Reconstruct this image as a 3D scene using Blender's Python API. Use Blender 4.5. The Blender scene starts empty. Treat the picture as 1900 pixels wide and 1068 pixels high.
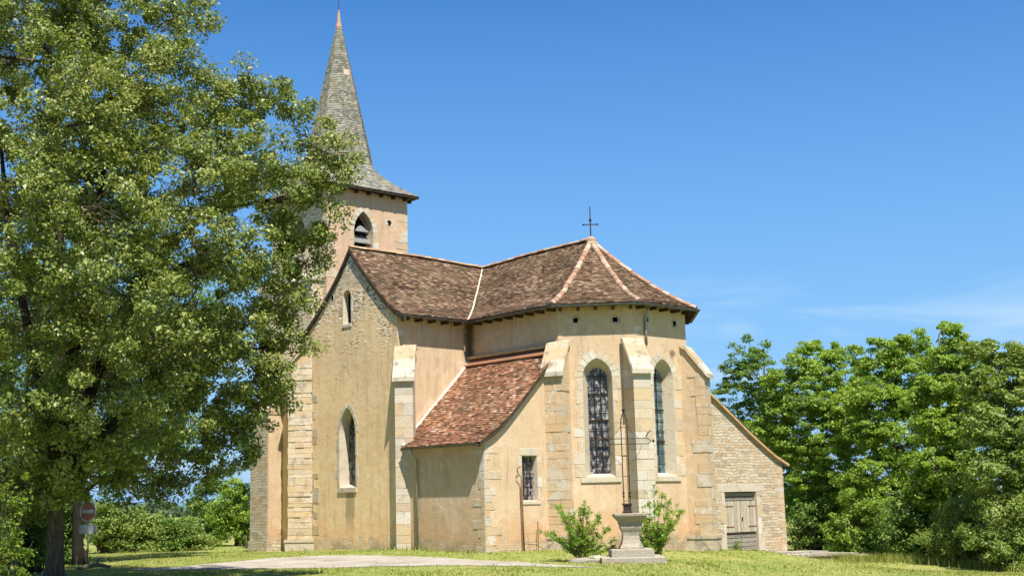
import bpy, math, random
import numpy as np
from mathutils import Vector, Matrix
from mathutils.geometry import tessellate_polygon

SC = bpy.context.scene
COL = SC.collection
R = math.radians
PI = math.pi

# ------------------------------------------------------------------ camera
CAM = np.array([40.8747, -35.6326, 1.8214])
FPX, PX0 = 2346.25, 875.05
_yaw, _pit, _rol = R(139.4312), R(9.6063), R(-1.2508)
FW = np.array([math.cos(_yaw) * math.cos(_pit), math.sin(_yaw) * math.cos(_pit), math.sin(_pit)])
_r = np.array([math.sin(_yaw), -math.cos(_yaw), 0.0])
_u = np.cross(_r, FW)
RT = math.cos(_rol) * _r + math.sin(_rol) * _u
UP = -math.sin(_rol) * _r + math.cos(_rol) * _u


def at(u, v, depth):
    """world point seen at photo pixel (u, v), that many metres in front of the camera"""
    return CAM + depth * (FW + RT * ((u - PX0) / FPX) + UP * ((534 - v) / FPX))


cam_data = bpy.data.cameras.new("camera")
cam = bpy.data.objects.new("camera", cam_data)
COL.objects.link(cam)
m = Matrix.Identity(4)
for i in range(3):
    m[i][0], m[i][1], m[i][2], m[i][3] = RT[i], UP[i], -FW[i], CAM[i]
cam.matrix_world = m
cam_data.sensor_fit = 'HORIZONTAL'
cam_data.sensor_width = 36
cam_data.lens = FPX / 1900 * 36
cam_data.shift_x = (950 - PX0) / 1900
cam_data.clip_start = 0.1
cam_data.clip_end = 3000
SC.camera = cam

# ------------------------------------------------------------------ sky, sun, exposure
SUN_AZ, SUN_EL = -24.0, 60.0        # azimuth from +x (the apse looks along +x)
SKY_STRENGTH, SUN_STRENGTH, EXPOSURE = 0.094, 4.2, 1.07
world = bpy.data.worlds.new("World")
SC.world = world
world.use_nodes = True
wn, wl = world.node_tree.nodes, world.node_tree.links
wn.clear()
sky = wn.new('ShaderNodeTexSky')
sky.sky_type = 'NISHITA'
sky.sun_disc = False
sky.sun_elevation = R(SUN_EL)
sd = np.array([math.cos(R(SUN_EL)) * math.cos(R(SUN_AZ)), math.cos(R(SUN_EL)) * math.sin(R(SUN_AZ)), math.sin(R(SUN_EL))])
sky.sun_rotation = math.atan2(sd[0], sd[1])
sky.altitude = 200
sky.air_density = 1.0
sky.dust_density = 0.2
sky.ozone_density = 2.5
hs = wn.new('ShaderNodeHueSaturation')
hs.inputs['Saturation'].default_value = 1.36
hs.inputs['Hue'].default_value = 0.507
hs.inputs['Value'].default_value = 0.86
wl.new(sky.outputs[0], hs.inputs['Color'])
# thin wisps of cirrus low over the right-hand trees
tc = wn.new('ShaderNodeTexCoord')
mp = wn.new('ShaderNodeMapping')
mp.inputs['Scale'].default_value = (5, 5, 26)
wl.new(tc.outputs['Generated'], mp.inputs['Vector'])
nz = wn.new('ShaderNodeTexNoise')
nz.inputs['Scale'].default_value = 1.3
nz.inputs['Detail'].default_value = 6
nz.inputs['Distortion'].default_value = 0.6
wl.new(mp.outputs[0], nz.inputs['Vector'])
mr = wn.new('ShaderNodeMapRange')
mr.inputs['From Min'].default_value = 0.47
mr.inputs['From Max'].default_value = 0.8
wl.new(nz.outputs['Fac'], mr.inputs['Value'])
sx = wn.new('ShaderNodeSeparateXYZ')
wl.new(tc.outputs['Generated'], sx.inputs[0])
lo = wn.new('ShaderNodeMapRange')
lo.inputs['From Min'].default_value = 0.175
lo.inputs['From Max'].default_value = 0.10
wl.new(sx.outputs['Z'], lo.inputs['Value'])
mu = wn.new('ShaderNodeMath')
mu.operation = 'MULTIPLY'
wl.new(mr.outputs[0], mu.inputs[0])
wl.new(lo.outputs[0], mu.inputs[1])
mx = wn.new('ShaderNodeMix')
mx.data_type = 'RGBA'
wl.new(mu.outputs[0], mx.inputs['Factor'])
hz_ = wn.new('ShaderNodeMapRange')
hz_.inputs['From Min'].default_value = 0.42
hz_.inputs['From Max'].default_value = 0.0
hz_.inputs['To Max'].default_value = 0.92
wl.new(sx.outputs['Z'], hz_.inputs['Value'])
hm = wn.new('ShaderNodeMix')
hm.data_type = 'RGBA'
wl.new(hz_.outputs[0], hm.inputs['Factor'])
wl.new(hs.outputs[0], hm.inputs['A'])
hm.inputs['B'].default_value = (1.08, 2.5, 4.5, 1)
wl.new(hm.outputs['Result'], mx.inputs['A'])
mx.inputs['B'].default_value = (3.4, 4.4, 5.2, 1)
bg = wn.new('ShaderNodeBackground')
bg.inputs['Strength'].default_value = SKY_STRENGTH
wl.new(mx.outputs['Result'], bg.inputs['Color'])
wo = wn.new('ShaderNodeOutputWorld')
wl.new(bg.outputs[0], wo.inputs['Surface'])

sun_data = bpy.data.lights.new("sun", 'SUN')
sun_data.energy = SUN_STRENGTH
sun_data.angle = R(0.53)
sun_data.color = (1.0, 0.94, 0.85)
sun = bpy.data.objects.new("sun", sun_data)
COL.objects.link(sun)
sun.location = (30, -20, 50)
sun.rotation_euler = Vector(sd).to_track_quat('Z', 'Y').to_euler()

SC.view_settings.view_transform = 'Standard'
SC.view_settings.look = 'None'
SC.view_settings.exposure = EXPOSURE
SC.view_settings.gamma = 1
SC.render.engine = 'CYCLES'
SC.cycles.max_bounces = 6
SC.cycles.diffuse_bounces = 3
SC.cycles.transmission_bounces = 4
SC.cycles.use_denoising = True

# ------------------------------------------------------------------ small node kit


class NT:
    def __init__(self, name):
        self.mat = bpy.data.materials.new(name)
        self.mat.use_nodes = True
        self.n = self.mat.node_tree.nodes
        self.l = self.mat.node_tree.links
        self.n.clear()
        self.out = self.n.new('ShaderNodeOutputMaterial')
        self.bsdf = self.n.new('ShaderNodeBsdfPrincipled')
        self.l.new(self.bsdf.outputs[0], self.out.inputs['Surface'])
        self._pos = None

    def put(self, sock, val):
        if isinstance(val, bpy.types.NodeSocket):
            self.l.new(val, sock)
        else:
            if sock.type == 'RGBA' and len(val) == 3:
                val = (*val, 1)
            sock.default_value = val

    def pos(self):
        if self._pos is None:
            t = self.n.new('ShaderNodeTexCoord')
            self._pos = t.outputs['Object']
        return self._pos

    def xyz(self):
        s = self.n.new('ShaderNodeSeparateXYZ')
        self.l.new(self.pos(), s.inputs[0])
        return s.outputs['X'], s.outputs['Y'], s.outputs['Z']

    def comb(self, x, y, z):
        c = self.n.new('ShaderNodeCombineXYZ')
        for i, v in enumerate((x, y, z)):
            self.put(c.inputs[i], v)
        return c.outputs[0]

    def math(self, op, a, b=0.0, c=None, clamp=False):
        k = self.n.new('ShaderNodeMath')
        k.operation = op
        k.use_clamp = clamp
        self.put(k.inputs[0], a)
        self.put(k.inputs[1], b)
        if c is not None:
            self.put(k.inputs[2], c)
        return k.outputs[0]

    def noise(self, scale, detail=4, rough=0.55, vec=None, dist=0.0, out='Fac'):
        k = self.n.new('ShaderNodeTexNoise')
        self.put(k.inputs['Vector'], vec if vec is not None else self.pos())
        k.inputs['Scale'].default_value = scale
        k.inputs['Detail'].default_value = detail
        k.inputs['Roughness'].default_value = rough
        k.inputs['Distortion'].default_value = dist
        return k.outputs[out]

    def voronoi(self, vec, scale=1.0, feature='F1', rnd=1.0, out='Color'):
        k = self.n.new('ShaderNodeTexVoronoi')
        k.feature = feature
        self.put(k.inputs['Vector'], vec)
        k.inputs['Scale'].default_value = scale
        k.inputs['Randomness'].default_value = rnd
        return k.outputs[out]

    def ramp(self, fac, stops, interp='LINEAR'):
        k = self.n.new('ShaderNodeValToRGB')
        k.color_ramp.interpolation = interp
        e = k.color_ramp.elements
        while len(e) < len(stops):
            e.new(0.5)
        for el, (p, c) in zip(e, stops):
            el.position = p
            el.color = (*c, 1) if len(c) == 3 else c
        self.put(k.inputs[0], fac)
        return k.outputs[0]

    def step(self, v, a, b):
        k = self.n.new('ShaderNodeMapRange')
        k.interpolation_type = 'SMOOTHSTEP'
        self.put(k.inputs['Value'], v)
        k.inputs['From Min'].default_value = a
        k.inputs['From Max'].default_value = b
        return k.outputs[0]

    def mix(self, f, a, b, mode='MIX'):
        k = self.n.new('ShaderNodeMix')
        k.data_type = 'RGBA'
        k.blend_type = mode
        self.put(k.inputs['Factor'], f)
        self.put(k.inputs['A'], a)
        self.put(k.inputs['B'], b)
        return k.outputs['Result']

    def island(self):
        return self.n.new('ShaderNodeNewGeometry').outputs['Random Per Island']

    def sep(self, col):
        s = self.n.new('ShaderNodeSeparateColor')
        self.put(s.inputs[0], col)
        return s.outputs

    def bump(self, h, strength=0.5, dist=0.02):
        k = self.n.new('ShaderNodeBump')
        k.inputs['Strength'].default_value = strength
        k.inputs['Distance'].default_value = dist
        self.put(k.inputs['Height'], h)
        self.l.new(k.outputs[0], self.bsdf.inputs['Normal'])

    def done(self, color, rough=0.9, spec=0.2, metal=0.0, gain=1.0):
        if gain != 1.0:
            color = self.mix(1.0, color, (gain, gain, gain), 'MULTIPLY')
        self.put(self.bsdf.inputs['Base Color'], color)
        self.put(self.bsdf.inputs['Roughness'], rough)
        self.bsdf.inputs['Specular IOR Level'].default_value = spec
        self.bsdf.inputs['Metallic'].default_value = metal
        return self.mat


def rubble_nodes(t, row=.082, width=.27):
    """thin coursed field stones: colour, gap mask (1 on the stone), random value"""
    x, y, z = t.xyz()
    u = t.math('ADD', x, y)
    ws = t.sep(t.noise(1.3, 3, out='Color'))
    w2 = t.sep(t.noise(7.0, 3, out='Color'))
    u2 = t.math('ADD', u, t.math('MULTIPLY', ws[0], 0.35))
    u2 = t.math('ADD', u2, t.math('MULTIPLY', w2[0], 0.10))
    z2 = t.math('ADD', z, t.math('MULTIPLY', ws[1], 0.20))
    z2 = t.math('ADD', z2, t.math('MULTIPLY', w2[1], 0.12))
    k = t.n.new('ShaderNodeTexBrick')
    t.put(k.inputs['Vector'], t.comb(u2, z2, 0.0))
    k.offset, k.squash, k.squash_frequency = 0.43, 1.55, 3
    for nm, vv in (('Color1', (0, 0, 0, 1)), ('Color2', (1, 1, 1, 1)), ('Mortar', (.5, .5, .5, 1)), ('Scale', 1.0), ('Mortar Size', .008),
                   ('Mortar Smooth', .45), ('Bias', 0.0), ('Brick Width', width), ('Row Height', row)):
        k.inputs[nm].default_value = vv
    r = t.sep(k.outputs['Color'])[0]
    gap = t.math('SUBTRACT', 1.0, k.outputs['Fac'])
    col = t.ramp(r, [(0.0, (0.34, 0.26, 0.16)), (0.2, (0.54, 0.44, 0.29)), (0.5, (0.66, 0.57, 0.40)),
                     (0.78, (0.74, 0.66, 0.49)), (0.92, (0.64, 0.48, 0.29)), (1.0, (0.62, 0.36, 0.17))])
    col = t.mix(0.4, col, t.ramp(t.noise(11, 5), [(0.3, (0.30, 0.23, 0.15)), (0.7, (0.70, 0.60, 0.45))]))
    return col, gap, r


def plaster(name, c_lo, c_hi, warm, stones=0.0, top_rubble=None, base_z=0.2, streak=None, gain=.80):
    t = NT(name)
    x, y, z = t.xyz()
    big = t.noise(0.55, 5, 0.6)
    mid = t.noise(2.6, 6, 0.65)
    fine = t.noise(26, 5, 0.7)
    f = t.math('ADD', t.math('MULTIPLY', big, 0.55), t.math('MULTIPLY', mid, 0.45))
    col = t.ramp(f, [(0.33, c_lo), (0.66, c_hi)])
    # vertical weather streaks
    vs = t.noise(1.0, 4, 0.6, vec=t.comb(t.math('MULTIPLY', x, 3.2), t.math('MULTIPLY', y, 3.2), t.math('MULTIPLY', z, 0.35)))
    col = t.mix(t.math('MULTIPLY', t.step(vs, 0.48, 0.75), 0.42), col, (c_lo[0] * 0.66, c_lo[1] * 0.68, c_lo[2] * 0.72))
    col = t.mix(t.math('MULTIPLY', t.step(mid, 0.56, 0.74), 0.5), col, (min(c_hi[0] * 1.12, .85), c_hi[1] * 1.14, c_hi[2] * 1.25))
    col = t.mix(t.math('MULTIPLY', t.step(fine, 0.35, 0.75), 0.22), col, (c_lo[0] * .6, c_lo[1] * .6, c_lo[2] * .6))
    # where the render has come away near the ground the red earth mortar and stones show
    hgt = t.math('ADD', z, t.math('MULTIPLY', t.math('SUBTRACT', t.noise(1.1, 5, 0.65), 0.5), 2.6))
    wet = t.step(hgt, base_z + 1.5, base_z + 0.1)
    col = t.mix(t.math('MULTIPLY', wet, 0.75), col, warm)
    rub, gap, rr = rubble_nodes(t)
    gapc = t.mix(t.math('ADD', t.math('MULTIPLY', gap, .75), .25), (0.24, 0.15, 0.08), rub)
    m2 = t.math('ADD', z, t.math('MULTIPLY', t.math('SUBTRACT', t.noise(2.3, 5, 0.6), 0.5), 1.9))
    bare = t.math('MULTIPLY', t.step(m2, base_z + 0.45, base_z + 0.15), 0.6)
    if top_rubble is not None:
        lvl = t.math('ADD', z, t.math('MULTIPLY', t.math('SUBTRACT', t.noise(1.5, 6, 0.7), 0.5), 7.5))
        up = t.math('MULTIPLY', t.step(lvl, top_rubble, top_rubble + 0.9), 0.85)
        bare = t.math('MAXIMUM', bare, up)
    if stones > 0:
        bare = t.math('MAXIMUM', bare, t.math('MULTIPLY', t.step(t.noise(1.9, 5, 0.65), 0.66, 0.70), stones))
    col = t.mix(bare, col, gapc)
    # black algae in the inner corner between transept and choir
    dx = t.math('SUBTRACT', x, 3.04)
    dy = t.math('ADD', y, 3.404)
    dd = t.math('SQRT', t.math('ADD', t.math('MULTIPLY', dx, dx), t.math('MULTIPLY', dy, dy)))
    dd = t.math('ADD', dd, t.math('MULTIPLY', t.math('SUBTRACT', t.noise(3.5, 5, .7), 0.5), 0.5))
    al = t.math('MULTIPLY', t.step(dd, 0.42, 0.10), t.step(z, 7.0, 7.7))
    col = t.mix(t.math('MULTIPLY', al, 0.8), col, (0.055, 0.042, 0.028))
    # rust-brown run-off blotch high on the east face
    ex = t.math('SUBTRACT', y, 0.58)
    ez = t.math('SUBTRACT', z, 7.12)
    el = t.math('SQRT', t.math('ADD', t.math('MULTIPLY', ex, ex), t.math('MULTIPLY', ez, ez)))
    el = t.math('ADD', el, t.math('MULTIPLY', t.math('SUBTRACT', t.noise(5, 4), 0.5), 0.22))
    bl = t.math('MULTIPLY', t.step(el, 0.24, 0.06), t.step(x, 9.7, 9.9))
    col = t.mix(t.math('MULTIPLY', bl, 0.75), col, (0.10, 0.055, 0.025))
    if streak:
        sx_, z0, z1, hw = streak
        a = t.math('ABSOLUTE', t.math('SUBTRACT', x, sx_))
        a = t.math('ADD', a, t.math('MULTIPLY', t.math('SUBTRACT', t.noise(4, 5, .7), 0.5), 0.35))
        k = t.math('MULTIPLY', t.step(a, hw, hw * 0.6), t.math('MULTIPLY', t.step(z, z0, z0 + 1.4), t.step(z, z1 + .02, z1)))
        col = t.mix(t.math('MULTIPLY', k, 0.6), col, (0.20, 0.145, 0.075))
    # hairline repairs: paler patches of newer render with soft edges, and darker drips
    pv = t.step(t.noise(0.75, 3, .5, dist=1.2), 0.60, 0.63)
    col = t.mix(t.math('MULTIPLY', pv, 0.30), col, (min(c_hi[0] * 1.05, .84), c_hi[1] * 1.10, c_hi[2] * 1.22))
    dr = t.noise(1.0, 5, 0.7, vec=t.comb(t.math('MULTIPLY', t.math('ADD', x, y), 6.5), t.math('MULTIPLY', z, 0.5), 0.0))
    gr = t.math('ADD', z, t.math('MULTIPLY', t.math('SUBTRACT', t.noise(2.0, 5, .7), .5), 1.4))
    col = t.mix(t.math('MULTIPLY', t.math('MULTIPLY', t.step(gr, base_z + .55, base_z - .1), t.step(t.noise(1.2, 3), .42, .6)), 0.55), col, (0.27, 0.225, 0.13))
    col = t.mix(t.math('MULTIPLY', t.step(dr, 0.55, 0.72), 0.62), col, (c_lo[0] * .52, c_lo[1] * .50, c_lo[2] * .48))
    spk = 0.0
    if top_rubble is not None:
        uu = t.math('ADD', x, y)
        sp_n = t.noise(1.0, 3, 0.6, vec=t.comb(t.math('MULTIPLY', uu, 4.2), t.math('MULTIPLY', z, 10.0), 0.0))
        zone = t.math('MULTIPLY', t.step(z, 7.2, 8.6), t.step(t.noise(1.0, 4, .6, vec=t.comb(t.math('MULTIPLY', uu, 1.3), t.math('MULTIPLY', z, .55), 3.0)), 0.44, 0.56))
        light = t.math('MULTIPLY', t.step(sp_n, 0.53, 0.57), zone)
        darkm = t.math('MULTIPLY', t.step(sp_n, 0.47, 0.41), zone)
        col = t.mix(t.math('MULTIPLY', light, .8), col, (0.80, 0.74, 0.62))
        col = t.mix(t.math('MULTIPLY', darkm, .85), col, (0.15, 0.115, 0.075))
        spk = t.math('SUBTRACT', light, darkm)
    h = t.math('ADD', t.math('MULTIPLY', mid, 0.6), t.math('MULTIPLY', fine, 0.35))
    h = t.math('ADD', h, t.math('MULTIPLY', spk, 0.8) if top_rubble is not None else 0.0)
    h = t.math('ADD', h, t.math('MULTIPLY', t.math('MULTIPLY', bare, gap), 0.6))
    h = t.math('SUBTRACT', h, t.math('MULTIPLY', bare, 0.7))
    t.bump(h, 0.7, 0.05)
    return t.done(col, 0.95, 0.1, 0.0, gain)


M = {}
M['plaster'] = plaster('ochre plaster', (0.60, 0.43, 0.26), (0.74, 0.565, 0.37), (0.64, 0.39, 0.20), stones=0.6, gain=.875)
M['plaster_gable'] = plaster('weathered tan plaster', (0.70, 0.485, 0.265), (0.84, 0.615, 0.355), (0.78, 0.47, 0.24), gain=1.05,  # weathered, and raised in tone to lift the weakly sunlit south walls
                             stones=0.6, top_rubble=9.6, streak=(-.12, 0.3, 2.45, 0.36))
M['plaster_tower'] = plaster('salmon plaster', (0.60, 0.40, 0.25), (0.72, 0.51, 0.345), (0.6, 0.35, 0.18), stones=0.6, gain=.86)


def mat_rubble():
    t = NT('coursed rubble')
    col, gap, rr = rubble_nodes(t, .115, .36)
    col = t.mix(t.math('ADD', t.math('MULTIPLY', gap, .8), .2), (0.16, 0.11, 0.065), col)
    col = t.mix(t.math('MULTIPLY', t.step(t.noise(0.8, 4), 0.5, 0.7), 0.35), col, (0.58, 0.36, 0.17))
    t.bump(t.math('ADD', gap, t.math('MULTIPLY', rr, 0.7)), 0.8, 0.03)
    return t.done(col, 0.95, 0.1, 0.0, .9)


M['rubble'] = mat_rubble()


def mat_ashlar(name, tint=(1, 1, 1), dark=0.35, render=0.0, gain=.79):
    t = NT(name)
    i = t.island()
    c = t.ramp(i, [(0.0, (0.60, 0.52, 0.39)), (0.25, (0.72, 0.66, 0.54)), (0.5, (0.66, 0.55, 0.38)),
                   (0.75, (0.76, 0.71, 0.60)), (0.92, (0.68, 0.52, 0.32)), (1.0, (0.55, 0.46, 0.34))])
    c = t.mix(1.0, c, tint, 'MULTIPLY')
    n1 = t.noise(2.4, 6, 0.7)
    n2 = t.noise(17, 5, 0.7)
    c = t.mix(t.math('MULTIPLY', t.step(n1, 0.5, 0.68), dark), c, (0.27, 0.24, 0.19))
    c = t.mix(t.math('MULTIPLY', t.step(n2, 0.5, 0.75), dark * 0.8), c, (0.30, 0.25, 0.18))
    c = t.mix(t.math('MULTIPLY', t.step(t.noise(1.3, 4), 0.56, 0.68), 0.4), c, (0.70, 0.48, 0.26))
    if render:
        c = t.mix(t.math('MULTIPLY', t.step(t.noise(2.1, 5, .7, dist=.4), 0.47, 0.53), render), c, (0.69, 0.48, 0.27))
    t.bump(t.math('ADD', n2, t.math('MULTIPLY', n1, 0.8)), 0.7, 0.03)
    return t.done(c, 0.92, 0.15, 0.0, gain)


M['ashlar'] = mat_ashlar('pale limestone')
M['ashlar_dirty'] = mat_ashlar('lichened limestone', (0.90, 0.88, 0.84), 1.0)
M['quoin'] = mat_ashlar('half rendered quoin stones', (1, 1, 1), 0.5, 0.85)
M['ashlar_rough'] = mat_ashlar('rough orange limestone', (1.0, 0.96, 0.90), 0.75, 0.45, .84)
M['lichen_cap'] = mat_ashlar('black lichened stone', (0.62, 0.61, 0.58), 0.9, 0, .75)
M['pedestal'] = mat_ashlar('weathered white stone', (0.80, 0.82, 0.84), 1.0, 0, .66)


def mat_tile(name, stops, lichen, wear, gain=1.0):
    t = NT(name)
    i = t.island()
    c = t.ramp(i, stops)
    n = t.noise(0.9, 5, 0.65)
    n2 = t.noise(30, 4, 0.7)
    c = t.mix(t.math('MULTIPLY', t.step(n, 0.42, 0.70), wear), c, lichen)
    c = t.mix(t.math('MULTIPLY', t.step(n2, 0.45, 0.8), 0.45), c, (0.07, 0.05, 0.04))
    c = t.mix(t.math('MULTIPLY', t.step(t.noise(9, 3), 0.62, 0.72), 0.35), c, (0.42, 0.38, 0.28))
    t.bump(n2, 0.4, 0.01)
    return t.done(c, 0.9, 0.1, 0.0, gain)


M['tile'] = mat_tile('old brown clay tiles',
                     [(0.0, (0.060, 0.040, 0.027)), (0.3, (0.125, 0.075, 0.045)), (0.55, (0.18, 0.105, 0.060)),
                      (0.78, (0.235, 0.142, 0.083)), (0.94, (0.31, 0.215, 0.14)), (1.0, (0.38, 0.31, 0.215))], (0.15, 0.12, 0.066), 0.55, .86)
M['tile_red'] = mat_tile('red clay tiles',
                         [(0.0, (0.10, 0.055, 0.034)), (0.25, (0.19, 0.095, 0.053)), (0.5, (0.29, 0.135, 0.073)),
                          (0.8, (0.40, 0.19, 0.105)), (0.95, (0.44, 0.28, 0.18)), (1.0, (0.50, 0.41, 0.29))], (0.15, 0.105, 0.062), 0.55, .90)
M['tile_under'] = mat_tile('tile bed', [(0.0, (0.09, 0.05, 0.035)), (1.0, (0.10, 0.055, 0.04))], (0.07, 0.04, 0.03), 0.5)
M['ridge'] = mat_tile('pink ridge tiles',
                      [(0.0, (0.34, 0.19, 0.12)), (0.4, (0.44, 0.26, 0.17)), (0.7, (0.50, 0.34, 0.24)), (1.0, (0.54, 0.44, 0.34))], (0.30, 0.23, 0.15), 0.7, .92)
M['ridge_old'] = mat_tile('lichened ridge tiles',
                          [(0.0, (0.28, 0.16, 0.10)), (0.5, (0.40, 0.24, 0.14)), (1.0, (0.48, 0.36, 0.22))], (0.40, 0.32, 0.16), 0.6)


def mat_slate():
    t = NT('lichened stone slates')
    i = t.island()
    c = t.ramp(i, [(0.0, (0.13, 0.13, 0.11)), (0.4, (0.215, 0.21, 0.17)), (0.75, (0.285, 0.27, 0.215)), (1.0, (0.37, 0.345, 0.27))])
    n = t.noise(1.2, 5, 0.7)
    c = t.mix(t.math('MULTIPLY', t.step(n, 0.45, 0.7), 0.5), c, (0.33, 0.29, 0.14))
    c = t.mix(t.math('MULTIPLY', t.step(t.noise(7, 4, .7), 0.55, 0.7), 0.6), c, (0.10, 0.10, 0.085))
    t.bump(t.noise(22, 4), 0.4, 0.01)
    return t.done(c, 0.9, 0.12, 0.0, .82)


M['slate'] = mat_slate()


def mat_simple(name, stops, scale, rough=0.8, spec=0.3, metal=0.0, bump=0.2, stretch=None):
    t = NT(name)
    vec = None
    if stretch:
        x, y, z = t.xyz()
        vec = t.comb(t.math('MULTIPLY', x, stretch[0]), t.math('MULTIPLY', y, stretch[1]), t.math('MULTIPLY', z, stretch[2]))
    n = t.noise(scale, 5, 0.65, vec=vec)
    if stretch:
        n = t.math('ADD', n, t.math('MULTIPLY', t.math('SUBTRACT', t.island(), .5), .28))
    c = t.ramp(n, stops)
    if bump:
        t.bump(n, bump, 0.01)
    return t.done(c, rough, spec, metal)


M['zinc'] = mat_simple('weathered zinc', [(0.3, (0.07, 0.075, 0.07)), (0.7, (0.17, 0.175, 0.165))], 6, 0.55, 0.4, 0.6, 0.1)
M['zinc_pipe'] = mat_simple('grey zinc pipe', [(0.3, (0.25, 0.26, 0.25)), (0.7, (0.38, 0.39, 0.38))], 6, 0.5, 0.4, 0.5, 0.1)
M['dark_wood'] = mat_simple('dark eave timber', [(0.3, (0.035, 0.026, 0.018)), (0.7, (0.085, 0.062, 0.043))], 5, 0.9, 0.1)
M['grey_wood'] = mat_simple('bleached grey oak', [(0.25, (0.22, 0.185, 0.135)), (0.5, (0.40, 0.345, 0.255)), (0.75, (0.50, 0.445, 0.34))], 3.0, 0.9, 0.1, 0, 0.4, (9, 9, .9))
M['dark_door'] = mat_simple('rotten door foot boards', [(0.25, (0.13, 0.115, 0.09)), (0.75, (0.34, 0.31, 0.24))], 3.0, 0.95, 0.1, 0, 0.4, (1.5, 1.5, 9))
M['iron'] = mat_simple('wrought iron', [(0.3, (0.022, 0.018, 0.016)), (0.7, (0.06, 0.04, 0.03))], 12, 0.7, 0.3, 0.3, 0.2)
M['rust'] = mat_simple('rusty iron', [(0.3, (0.13, 0.05, 0.025)), (0.7, (0.26, 0.11, 0.05))], 9, 0.85, 0.2, 0.1, 0.3)
M['mortar'] = mat_simple('pale mortar', [(0.3, (0.48, 0.40, 0.30)), (0.7, (0.68, 0.61, 0.50))], 5, 0.95, 0.1, 0, 0.5)
M['mortar_ochre'] = mat_simple('ochre mortar fillet', [(0.3, (0.40, 0.24, 0.11)), (0.7, (0.60, 0.43, 0.24))], 5, 0.95, 0.1, 0, 0.5)
M['black'] = mat_simple('dark interior', [(0.3, (0.012, 0.011, 0.010)), (0.7, (0.022, 0.020, 0.018))], 3, 1.0, 0.0, 0, 0)
M['bark'] = mat_simple('oak bark', [(0.3, (0.045, 0.034, 0.024)), (0.55, (0.10, 0.078, 0.055)), (0.75, (0.17, 0.14, 0.10))], 3, 0.95, 0.1, 0, 0.9, (6, 6, 1.2))
M['bark_dark'] = mat_simple('shade darkened bark', [(0.3, (0.014, 0.012, 0.009)), (0.7, (0.034, 0.029, 0.022))], 3, 0.95, 0.1, 0, 0.9, (6, 6, 1.2))  # bark colour blackened so trunk and limbs read as standing in shade
M['bark_pale'] = mat_simple('grey bark', [(0.3, (0.10, 0.08, 0.06)), (0.7, (0.24, 0.20, 0.15))], 3, 0.95, 0.1, 0, 0.7, (6, 6, 1.2))
M['louvre'] = mat_simple('grey louvre boards', [(0.3, (0.14, 0.14, 0.13)), (0.7, (0.22, 0.22, 0.205))], 4, 0.8, 0.2)
M['white_metal'] = mat_simple('grimy sign plate', [(0.3, (0.30, 0.31, 0.27)), (0.7, (0.46, 0.47, 0.42))], 5, 0.6, 0.3)
M['sign_white'] = mat_simple('dirty white enamel', [(0.35, (0.30, 0.30, 0.25)), (0.65, (0.46, 0.46, 0.40))], 8, 0.5, 0.3)
M['sign_red'] = mat_simple('faded red enamel', [(0.3, (0.24, 0.060, 0.020)), (0.7, (0.36, 0.105, 0.035))], 7, 0.5, 0.3)  # faded red, with the shade around the sign also put into its colour


def mat_glass(name, stops, scale, rough):
    t = NT(name)
    x, y, z = t.xyz()
    u = t.math('ADD', x, y)
    vec = t.comb(t.math('MULTIPLY', u, 9), t.math('MULTIPLY', z, 7), 0.0)
    v = t.sep(t.voronoi(vec, scale, 'F1', 1.0))
    c = t.ramp(v[0], stops, 'CONSTANT')
    t.bump(v[1], 0.25, 0.01)
    return t.done(c, rough, 0.5)


M['glass'] = mat_glass('stained leaded glass', [(0.0, (0.03, 0.03, 0.035)), (0.36, (0.09, 0.088, 0.09)), (0.56, (0.23, 0.22, 0.215)),
                                                (0.80, (0.14, 0.085, 0.065)), (0.85, (0.05, 0.055, 0.07)), (0.93, (0.36, 0.34, 0.32))], 1.0, 0.25)
M['glass_sky'] = mat_glass('sky tinted leaded glass', [(0.0, (0.05, 0.085, 0.09)), (0.4, (0.085, 0.14, 0.15)), (0.7, (0.14, 0.20, 0.205)), (0.9, (0.22, 0.27, 0.26))], 1.0, 0.12)  # blue-green of the reflected sky put into the pane colours


def mat_leaf(name, stops, scale=0.35, trans=0.35, rough=0.5, spec=0.35, gain=1.02):
    t = NT(name)
    i = t.island()
    n = t.noise(scale, 3, 0.6)
    f = t.math('ADD', t.math('MULTIPLY', i, 0.62), t.math('MULTIPLY', t.math('SUBTRACT', n, .22), 0.72))
    c = t.ramp(f, stops)
    c = t.mix(1.0, c, (gain, gain, gain), 'MULTIPLY')
    t.done(c, rough, spec)
    tr = t.n.new('ShaderNodeBsdfTranslucent')
    bright = t.mix(1.0, c, (1.3, 1.3, 0.6), 'MULTIPLY')
    t.l.new(bright, tr.inputs['Color'])
    ms = t.n.new('ShaderNodeMixShader')
    ms.inputs[0].default_value = trans
    t.l.new(t.bsdf.outputs[0], ms.inputs[1])
    t.l.new(tr.outputs[0], ms.inputs[2])
    t.l.new(ms.outputs[0], t.out.inputs['Surface'])
    return t.mat


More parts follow.
